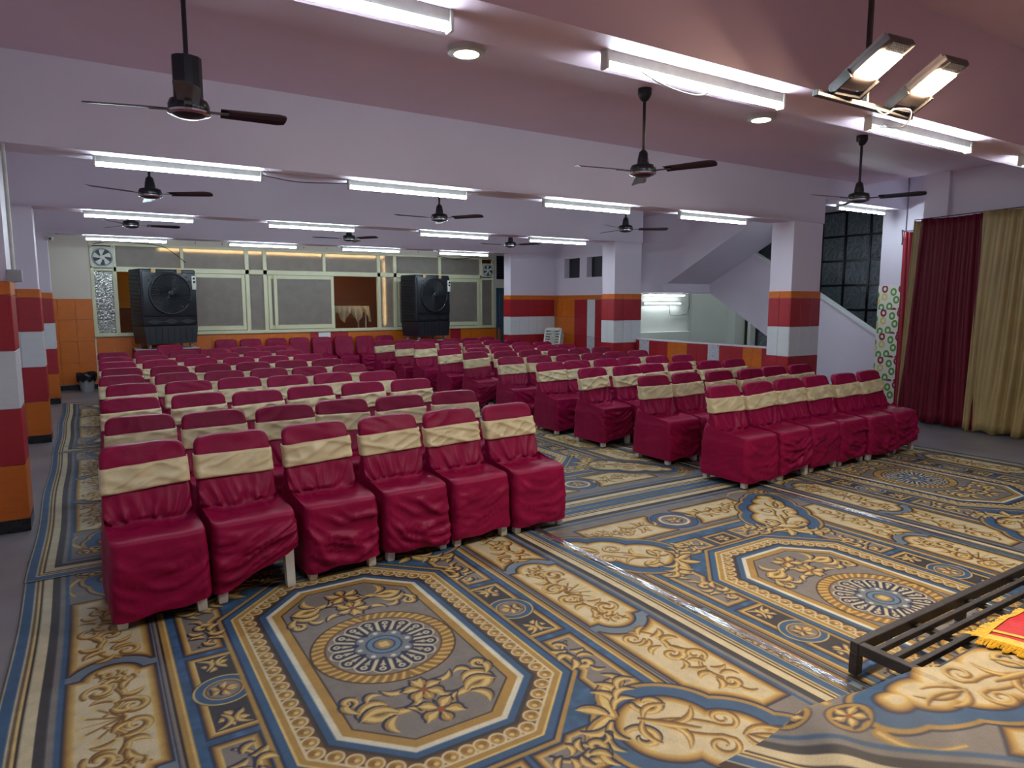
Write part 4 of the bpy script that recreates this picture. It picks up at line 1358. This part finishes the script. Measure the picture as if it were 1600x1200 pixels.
def cooler(x, y, z, rz, label):
    t = thing('air_cooler', (x, y, z), label, 'air cooler', 'black air coolers', rz)
    W, D = 0.50, 0.28
    if not COOL:
        P = COOL
        P['body'] = mesh('body', join(bbox_bev(-W, W, -D, D, 0.42, 1.47, 0.03, 3), bbox_bev(-W + 0.02, W - 0.02, -D - 0.03, -D + 0.02, 0.60, 1.42, 0.02, 2)), DARKB, 40)
        P['tank'] = mesh('tank', join(prism([(-W + 0.05, 0.09), (W - 0.05, 0.09), (W - 0.01, 0.42), (-W + 0.01, 0.42)], 'y', -D - 0.01, D), *[box(-0.4 + 0.11 * k, -0.385 + 0.11 * k, -D - 0.018, -D, 0.12, 0.40) for k in range(8)]), DARKB)
        P['disc'] = mesh('fan_recess', xf(lathe([(0, 0), (0.355, 0), (0.355, 0.006), (0, 0.006)], 40), Matrix.Translation((0, -D - 0.034, 1.02)) @ Matrix.Rotation(math.radians(90), 4, 'X')), DARKER)
        ringp = [(0.375 * math.cos(2 * math.pi * k / 48), -D - 0.045, 1.02 + 0.375 * math.sin(2 * math.pi * k / 48)) for k in range(49)]
        P['ring'] = mesh('fan_ring', tube(ringp, 0.018, 8, False), DARKB, 'all')
        wires = []
        for k in range(44):
            a = 2 * math.pi * k / 44
            wires.append(tube([(0.05 * math.cos(a), -D - 0.06, 1.02 + 0.05 * math.sin(a)), (0.365 * math.cos(a + 0.25), -D - 0.047, 1.02 + 0.365 * math.sin(a + 0.25))], 0.0035, 4, False))
        for k in range(-12, 13):
            zz = k * 0.028
            hw = math.sqrt(max(0.0, 0.36 ** 2 - zz * zz))
            wires.append(tube([(-hw, -D - 0.044, 1.02 + zz), (hw, -D - 0.044, 1.02 + zz)], 0.0025, 4, False))
        P['grille'] = mesh('grille', join(*wires), DARKB)
        P['hub'] = mesh('hub', xf(lathe([(0, -0.01), (0.05, -0.01), (0.055, 0.01), (0.03, 0.03), (0, 0.03)], 20), Matrix.Translation((0, -D - 0.06, 1.02)) @ Matrix.Rotation(math.radians(90), 4, 'X')), DARKB, 40)
        tri = []
        for sx in (-1, 1):
            for sz in (-1, 1):
                for q in range(3):
                    a = math.radians(45) + (q - 1) * 0.22
                    cx, cz = sx * 0.43 * math.cos(a), 1.02 + sz * 0.43 * math.sin(a)
                    tri.append(prism([(cx, cz - 0.022), (cx + 0.03 * sx, cz + sz * 0.02), (cx - 0.025 * sx, cz + 0.022 * sz)], 'y', -D - 0.034, -D - 0.028))
        P['vents'] = mesh('corner_vent', join(*tri), DARKER)
        dia = [prism([(c - 0.15, 0.50), (c, 0.455), (c + 0.15, 0.50), (c, 0.555)], 'y', -D - 0.02, -D + 0.01) for c in (-0.3, 0.0, 0.3)]
        P['relief'] = mesh('diamond_relief', join(*dia), DARKB)
        P['panel'] = mesh('control_panel', bbox_bev(0.40, 0.485, -D - 0.05, -D - 0.03, 1.10, 1.36, 0.008), PLASTIC, 40)
        knob = lathe([(0, 0), (0.022, 0), (0.018, 0.02), (0, 0.02)], 16)
        R90 = Matrix.Rotation(math.radians(90), 4, 'X')
        P['knob'] = mesh('knob', xf(knob, R90), DARKER, 40)
        P['louvre'] = mesh('side_louvre', bbox_bev(0, 0.015, -D + 0.06, D - 0.05, 0, 0.03, 0.004, 1), DARKB)
        P['tapeb'] = mesh('packing_tape', join(box(-0.04, 0.04, -D - 0.002, D, 1.468, 1.474), box(-0.04, 0.04, -D - 0.033, -D - 0.026, 1.40, 1.472)), CARDB)
        P['wheel'] = mesh('wheel', xf(lathe([(0, -0.015), (0.04, -0.015), (0.04, 0.015), (0, 0.015)], 14), Matrix.Translation((0, 0, 0.04)) @ Matrix.Rotation(math.radians(90), 4, 'Y')), GREYP, 40)
        P['fork'] = mesh('caster_fork', join(box(-0.028, -0.02, -0.02, 0.02, 0.03, 0.10), box(0.02, 0.028, -0.02, 0.02, 0.03, 0.10)), CHROME)
    b = link('body', COOL['body'], t)
    for k in range(13):
        for xx in (-W - 0.015, W):
            link('side_louvre', COOL['louvre'], b, (xx, 0, 0.50 + 0.07 * k))
    link('corner_vent', COOL['vents'], b)
    link('diamond_relief', COOL['relief'], b)
    link('tank', COOL['tank'], t)
    link('fan_recess', COOL['disc'], t)
    g = link('grille', COOL['grille'], t)
    link('fan_ring', COOL['ring'], g)
    link('hub', COOL['hub'], g)
    c = link('control_panel', COOL['panel'], t)
    for zz in (1.31, 1.245):
        link('knob', COOL['knob'], c, (0.442, -D - 0.05, zz))
    for xx in (-0.28, 0.18):
        link('packing_tape', COOL['tapeb'], t, (xx, 0, 0))
    for sx in (-1, 1):
        for sy in (-1, 1):
            wq = link('caster_fork', COOL['fork'], t, (sx * 0.38, sy * 0.2, 0))
            link('wheel', COOL['wheel'], wq)
for x, y, rz, side in ((1.27, 14.48, 17, 'left'), (6.68, 14.46, 15, 'right')):
    cooler_table(x, y, math.radians(rz * 0.0), 'table with maroon skirt under the %s air cooler' % side)
    cooler(x, y, 0.776, math.radians(rz), 'large black air cooler in front of the window, %s one' % side)

# ------------------------------------------------------------------ exhaust fans
def exhaust(x, z, s, label):
    t = thing('exhaust_fan', (x, YB - 0.02, z), label, 'exhaust fan', 'white exhaust fans')
    h = s / 2
    obj('frame', join(box(-h, h, -0.03, 0.02, h - 0.03 * s * 2, h), box(-h, h, -0.03, 0.02, -h, -h + 0.06 * s), box(-h, -h + 0.06 * s, -0.03, 0.02, -h, h), box(h - 0.06 * s, h, -0.03, 0.02, -h, h), box(-h, h, 0.005, 0.02, -h, h)), PLASTIC, t)
    R90 = Matrix.Rotation(math.radians(90), 4, 'X')
    obj('fan_recess', xf(lathe([(0, 0), (0.40 * s, 0), (0.40 * s, 0.004), (0, 0.004)], 28), Matrix.Translation((0, 0.003, 0)) @ R90), DARKV, t)
    obj('ring', tube([(0.41 * s * math.cos(2 * math.pi * k / 32), -0.022, 0.41 * s * math.sin(2 * math.pi * k / 32)) for k in range(33)], 0.012, 6, False), GREYP, t, 'all')
    obj('hub', xf(lathe([(0, 0), (0.12 * s, 0), (0.10 * s, 0.03), (0, 0.035)], 20), R90), PLASTIC, t, 40)
    for k in range(5):
        a0 = 2 * math.pi * k / 5 + 0.3
        pl = [(0.10 * s * math.cos(a0), 0.10 * s * math.sin(a0)), (0.37 * s * math.cos(a0 - 0.32), 0.37 * s * math.sin(a0 - 0.32)), (0.38 * s * math.cos(a0), 0.38 * s * math.sin(a0)), (0.37 * s * math.cos(a0 + 0.36), 0.37 * s * math.sin(a0 + 0.36)), (0.11 * s * math.cos(a0 + 0.7), 0.11 * s * math.sin(a0 + 0.7))]
        obj('blade', prism(pl, 'y', -0.012, -0.006), PLASTIC, t)
exhaust(0.33, 2.48, 0.39, 'white exhaust fan in the top left corner of the window')
exhaust(8.70, 2.43, 0.34, 'white exhaust fan at the right end of the window')
wire([(0.2, YB - 0.02, 2.72), (0.5, YB - 0.03, 2.78), (1.0, YB - 0.03, 2.76), (1.4, YB - 0.03, 2.70), (1.75, YB - 0.05, 2.42)], 0.007, WIREB, 'dark cable running from the left exhaust fan to the cooler')
wire([(7.3, YB - 0.02, 2.74), (7.8, YB - 0.02, 2.68), (8.3, YB - 0.02, 2.74), (8.8, YB - 0.02, 2.70), (8.85, YB - 0.02, 2.55)], 0.007, WIREB, 'dark cable above the window near the right exhaust fan')
for i, x in enumerate((1.95, 2.45, 3.0, 3.45, 4.1, 4.6, 6.1, 6.8)):
    obj('hook', tube([(x, YB, 2.80), (x, YB - 0.03, 2.80), (x, YB - 0.035, 2.84)], 0.006, 5), WIREB, None, True, label='tiny dark hook in the wall above the window, %s from left' % ORD[i], cat='hook', group='hooks above the window')
obj('paper_notice', box(4.36, 4.63, YB - 0.017, YB - 0.013, 0.86, 0.985), PAPER, None, label='blank white plate on the red tiles under the window', cat='plate')

# ------------------------------------------------------------------ small things along the walls
t = thing('waste_bin', (-0.06, 14.72, 0.0), 'grey waste bin with a black liner by the orange wall', 'bin')
obj('bucket', lathe([(0.10, 0.0), (0.105, 0.0), (0.135, 0.30), (0.125, 0.30), (0.10, 0.02)], 24), GREYP, t, 40)
V, F = [], []
for i, (r, z) in enumerate([(0.12, 0.20), (0.125, 0.31), (0.15, 0.345), (0.165, 0.31), (0.158, 0.25), (0.15, 0.20)]):
    for k in range(28):
        a = 2 * math.pi * k / 28
        q = r * (1 + 0.09 * math.sin(k * 2.7 + i))
        V.append((q * math.cos(a), q * math.sin(a), z + 0.03 * math.sin(k * 1.9) * (i > 2) + (0.02 * math.sin(a * 2) if i == 2 else 0)))
for i in range(5):
    for k in range(28):
        F.append((i * 28 + k, i * 28 + (k + 1) % 28, (i + 1) * 28 + (k + 1) % 28, (i + 1) * 28 + k))
obj('liner', (V, F), BLACKM, t, 'all')
t = thing('security_camera', (-0.40, 13.07, 2.66), 'small white dome security camera under the farthest beam', 'camera')
obj('base', box(-0.07, 0.07, -0.02, 0.05, 0.0, 0.06), PLASTIC, t)
obj('dome', lathe([(0.05, 0.0), (0.05, -0.03), (0.035, -0.06), (0.0, -0.07)], 18), PLASTIC, t, 40)
obj('lens', xf(lathe([(0, 0), (0.02, 0), (0.018, 0.015), (0, 0.015)], 14), Matrix.Translation((0.0, -0.045, -0.03)) @ Matrix.Rotation(math.radians(90), 4, 'X')), BLACKM, t, 40)
t = thing('conduit', (-0.418, PY[0] + 0.02, 0), 'white conduit and junction box on the nearest left pillar', 'conduit')
obj('pipe', tube([(0.012, -0.02, 1.78), (0.012, -0.02, 2.72)], 0.012, 8), PLASTIC, t, True)
obj('junction_box', bbox_bev(-0.03, 0.06, -0.06, 0.0, 1.785, 1.87, 0.006), GREYP, t, 40)

# stack of white plastic chairs tipped against the side wall
def plastic_chair(M, label):
    t = thing('plastic_chair', (0, 0, 0), label, 'chair', 'stacked white plastic chairs')
    t.matrix_world = M
    slats = [prism([(-0.19, 0.02), (0.19, 0.02), (0.21, 0.44), (0.17, 0.47), (-0.17, 0.47), (-0.21, 0.44)], 'y', 0.012, 0.018)]
    bk = []
    bk.append(prism([(-0.205, 0), (-0.16, 0), (-0.17, 0.47), (-0.215, 0.45)], 'y', -0.015, 0.02))
    bk.append(prism([(0.205, 0), (0.16, 0), (0.17, 0.47), (0.215, 0.45)], 'y', -0.015, 0.02))
    bk.append(bbox_bev(-0.19, 0.19, -0.015, 0.02, 0.40, 0.475, 0.01))
    obj('back_frame', join(*bk), PLASTIC, t)
    for k in range(4):
        obj('slat', box(-0.065 + 0.035 * k, -0.045 + 0.035 * k, -0.006, 0.012, 0.0, 0.41), PLASTIC, t)
    for sx in (-1, 1):
        for k in range(5):
            obj('rung', box(min(sx * 0.075, sx * 0.165), max(sx * 0.075, sx * 0.165), -0.008, 0.01, 0.10 + 0.06 * k, 0.125 + 0.06 * k), PLASTIC, t)
    obj('seat', bbox_bev(-0.21, 0.21, -0.42, 0.0, -0.03, 0.0, 0.01), PLASTIC, t)
    for sx in (-1, 1):
        obj('leg', prism([(sx * 0.20, -0.02), (sx * 0.15, -0.02), (sx * 0.20, -0.44), (sx * 0.23, -0.44)], 'y', -0.02, 0.02), PLASTIC, t)
        obj('leg', prism([(sx * 0.20, -0.02), (sx * 0.15, -0.02), (sx * 0.20, -0.44), (sx * 0.23, -0.44)], 'y', -0.42, -0.38), PLASTIC, t)
for k in range(3):
    M = Matrix.Translation((9.0 - 0.05 * k, 12.62 - 0.03 * k, 0.47 + 0.065 * k)) @ Matrix.Rotation(math.radians(-62), 4, 'Z') @ Matrix.Rotation(math.radians(-14), 4, 'X')
    plastic_chair(M, 'white plastic chair by the striped side wall, %s of its stack' % ['rear one', 'middle one', 'front one'][k])

# ------------------------------------------------------------------ curtains
def curtain(name, m, x, yt0, yt1, yb0, yb1, zt, zb0, zb1, npl, amp, seed, label, lean=0.0):
    nu, nvv = npl * 10, 26
    P = np.zeros((nu + 1, nvv, 3))
    rgc = random.Random(seed)
    ph = [rgc.uniform(0, 6.28) for _ in range(4)]
    for i in range(nu + 1):
        a = i / nu
        for j in range(nvv):
            b = j / (nvv - 1)
            y = (yt0 + (yt1 - yt0) * a) * (1 - b) + (yb0 + (yb1 - yb0) * a) * b
            zb = zb0 + (zb1 - zb0) * a + 0.02 * math.sin(a * 21 + ph[2])
            z = zt + (zb - zt) * b - 0.02 * math.sin(a * math.pi) * (1 - b)
            w1 = math.sin(a * npl * 2 * math.pi + 0.8 * math.sin(b * 2 + ph[0]) + 2.8 * nz3(a * 3, b * 1.1, seed))
            w2 = math.sin(a * npl * 0.7 * 2 * math.pi + ph[1] + b * 1.5)
            k = (1 - b) * w1 + b * (0.45 * w1 + 0.9 * w2 * (0.6 + 0.4 * nz3(a * 4, b, seed + 3)))
            k = math.copysign(abs(k) ** 0.8, k) * (0.75 + 0.7 * nz3(a * 5 + seed, b * 0.8, 7.7))
            P[i, j] = (x + amp * k * (0.75 + 0.6 * b) + lean * b, y, z)
    # two-sided cloth of small thickness
    Q = P.copy()
    Q[..., 0] += 0.004
    me = grid_mesh(name, P, None, m)
    o = link(name, me, None, None, 0, label, 'curtain', 'stage curtains')
    md = o.modifiers.new('thickness', 'SOLIDIFY')
    md.thickness = 0.004
    return o
curtain('curtain', REDC, 10.35, 5.62, 5.30, 5.60, 5.25, 2.68, 0.05, 0.05, 5, 0.03, 1, 'red curtain piece hanging in the stairwell opening')
curtain('curtain', GOLDC, 9.50, 5.02, 4.90, 5.10, 5.03, 2.73, 0.03, 0.03, 2, 0.02, 2, 'narrow gold curtain edge left of the maroon curtain')
curtain('curtain', MAROON2, 9.47, 4.92, 4.16, 5.05, 4.10, 2.74, 0.05, 0.04, 9, 0.035, 3, 'wide dark maroon curtain beside the printed pillar')
curtain('curtain', GOLDC, 9.44, 4.17, 3.05, 4.22, 3.35, 2.76, 0.02, 0.03, 9, 0.045, 4, 'wide gold curtain at the right edge')
curtain('curtain', MAROON2, 9.55, 3.00, 2.0, 3.30, 2.0, 2.76, 0.02, 0.02, 8, 0.04, 5, 'second maroon curtain right of the gold curtain')
wire([(9.52, 5.03, 2.735), (9.47, 4.2, 2.75), (9.46, 3.0, 2.77), (9.5, 1.8, 2.77)], 0.006, WIREB, 'cord carrying the maroon and gold curtains', 'cord')
wire([(10.88, 5.93, 2.76), (10.6, 5.75, 2.72), (10.36, 5.62, 2.685), (10.35, 5.30, 2.68), (10.4, 5.02, 2.70)], 0.006, WIREB, 'cord tied to the printed pillar above the red curtain', 'cord')
wire([(10.80, 5.88, 2.745), (10.79, 5.86, 2.62), (10.8, 5.87, 2.52)], 0.010, WIREB, 'loose knotted cord end hanging beside the pillar', 'cord')

# ------------------------------------------------------------------ stage frame, draped carpet, red cloth
sf = thing('stage_frame', (0, 0, 0), 'low black steel stage frame at the lower right', 'stage frame')
zt, zb_ = 0.165, 0.115
for nm, q in [('rail', (2.77, 5.6, 1.575, 1.615)), ('rail', (2.77, 2.81, 0.35, 1.575)), ('rail', (5.56, 5.6, 0.35, 1.575)), ('rail', (2.81, 5.56, 0.35, 0.39))]:
    obj(nm, bbox_bev(q[0], q[1], q[2], q[3], zb_, zt, 0.003, 1), STEELB, sf)
for k in range(13):
    y = 1.515 - 0.075 * k
    obj('slat', bbox_bev(2.81, 5.56, y - 0.0125, y + 0.0125, zt - 0.03, zt - 0.002, 0.002, 1), STEELB, sf)
for k in range(5):
    x = 3.25 + 0.5 * k
    obj('cross_bar', box(x - 0.02, x + 0.02, 0.39, 1.575, zb_, zt - 0.032), STEELB, sf)
for x in (2.79, 3.72, 4.65, 5.58):
    for y in (1.595, 0.37):
        obj('leg', bbox_bev(x - 0.022, x + 0.022, y - 0.02, y + 0.02, 0.016, zb_, 0.003, 1), STEELB, sf)

def sample(u, v):
    x = np.clip(u / H_ + (NU - 1), 0, 2 * NU - 2.001)
    y = np.clip(v / H_ + (NV - 1), 0, 2 * NV - 2.001)
    i, j = x.astype(int), y.astype(int)
    fx, fy_ = (x - i)[..., None], (y - j)[..., None]
    return (FULL[i, j] * (1 - fx) + FULL[i + 1, j] * fx) * (1 - fy_) + (FULL[i, j + 1] * (1 - fx) + FULL[i + 1, j + 1] * fx) * fy_
# carpet laid over the frame: its corner hangs over the near corner and runs down to the floor
na, nb_ = 480, 300
A_, B_ = np.meshgrid(np.linspace(0, 1, na), np.linspace(0, 1, nb_), indexing='ij')
X0 = 1.80 + 2.6 * A_
edge = 1.50 - 0.22 * np.clip((X0 - 2.35) / 0.5, 0, 1) ** 1.5 + 0.06 * np.clip((X0 - 3.3) / 1.0, 0, 1)
Y0 = edge - 1.35 * B_
top_ = np.clip((X0 - 2.02) / 0.55, 0, 1)
top_ = top_ * top_ * (3 - 2 * top_)
dE = (edge - Y0)
rise = 0.30 + 0.70 * np.clip(dE / 0.20, 0, 1) ** 0.6
rise = np.where(X0 > 2.78, 1.0, rise + (1 - rise) * np.clip((X0 - 2.55) / 0.23, 0, 1))
Z0 = 0.018 + 0.155 * top_ * rise
Z0 = Z0 + 0.006 * np.sin(X0 * 9 + Y0 * 5) * np.clip(1 - top_, 0.1, 1) + 0.004 * np.sin(Y0 * 13 - X0 * 4) * top_
hump = np.exp(-((X0 - 2.15 - 0.12 * np.sin(Y0 * 5)) / 0.10) ** 2) * 0.03
Z0 = np.maximum(Z0 + hump, 0.02)
Z0 = np.where(X0 > 2.75, np.maximum(Z0, 0.176), Z0)
ca, sa = math.cos(math.radians(32)), math.sin(math.radians(32))
Us = -HW + 0.005 + (X0 - 1.90) * ca + (Y0 - 1.40) * sa
Vs = 2.05 - (X0 - 1.90) * sa + (Y0 - 1.40) * ca
Vs = np.where(Vs > 1.88, 3.76 - Vs, Vs)
Us = np.clip(Us, -HW, HW)
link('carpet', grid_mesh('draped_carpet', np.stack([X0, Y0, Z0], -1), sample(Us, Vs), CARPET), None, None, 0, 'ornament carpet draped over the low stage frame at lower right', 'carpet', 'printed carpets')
rc_ = thing('red_cloth', (3.20, 1.29, 0.180), 'bright red cloth with gold fringe lying on the stage carpet', 'cloth', None, math.radians(-92))
# local x runs along the fringed edge, local y runs across the cloth
def cz_(x, y):
    b = min(1.0, max(0.0, y / 0.45))
    return 0.012 + 0.05 * math.sin(math.pi * min(1.0, b * 0.8)) * (0.7 + 0.5 * nz3(x * 3, y * 3, 4.0)) + 0.010 * max(0.0, nz3(x * 9 + y * 7, y * 10, 2.2))
def cx_(x, y):
    return 0.05 * math.sin(x * 5 + 0.5) + 0.02 * math.sin(x * 13)
na2, nb2 = 70, 40
P = np.zeros((na2, nb2, 3))
for i in range(na2):
    for j in range(nb2):
        x, y = 1.1 * i / (na2 - 1), 0.48 * j / (nb2 - 1)
        P[i, j] = (x, y + cx_(x, y), cz_(x, y))
link('cloth', grid_mesh('cloth', P, None, REDCL), rc_)
V, F = [], []
n = 190
for k in range(n):
    s_ = k / n
    if s_ < 0.68:
        x, y = 1.1 * s_ / 0.68, 0.0
        d = Vector((0.18 * math.sin(k * 2.1), -1, 0)).normalized()
    else:
        x, y = 0.0, 0.48 * (s_ - 0.68) / 0.32
        d = Vector((-1, 0.18 * math.sin(k * 2.1), 0)).normalized()
    c = Vector((x, y + cx_(x, y), 0))
    tt = Vector((-d.y, d.x, 0)) * 0.005
    L_ = 0.06 + 0.014 * math.sin(k * 3.3)
    m_ = len(V)
    for q, z in ((-0.004, cz_(x, y) + 0.002), (L_ * 0.5, 0.012), (L_, 0.004)):
        V += [tuple(c + d * q - tt + Vector((0, 0, z))), tuple(c + d * q + tt + Vector((0, 0, z))), tuple(c + d * q + Vector((0, 0, z + 0.005)))]
    for r_ in range(2):
        for e in range(3):
            F.append((m_ + r_ * 3 + e, m_ + r_ * 3 + (e + 1) % 3, m_ + r_ * 3 + 3 + (e + 1) % 3, m_ + r_ * 3 + 3 + e))
fo = obj('fringe', (V, F), FRINGE, rc_)
fo['kind'] = 'stuff'
for y0, wdt in ((0.0, 0.04), (0.065, 0.016)):
    V, F = [], []
    for k in range(81):
        x = 1.1 * k / 80
        for j in range(3):
            y = y0 + wdt * j / 2
            V.append((x, y + cx_(x, y), cz_(x, y) + 0.004))
    for k in range(80):
        for j in range(2):
            F.append((k * 3 + j, k * 3 + j + 1, k * 3 + j + 4, k * 3 + j + 3))
    V2 = V + [(x, y, z - 0.003) for x, y, z in V]
    F2 = F + [tuple(q + len(V) for q in reversed(f)) for f in F]
    obj('braid', (V2, F2), FRINGE, rc_)
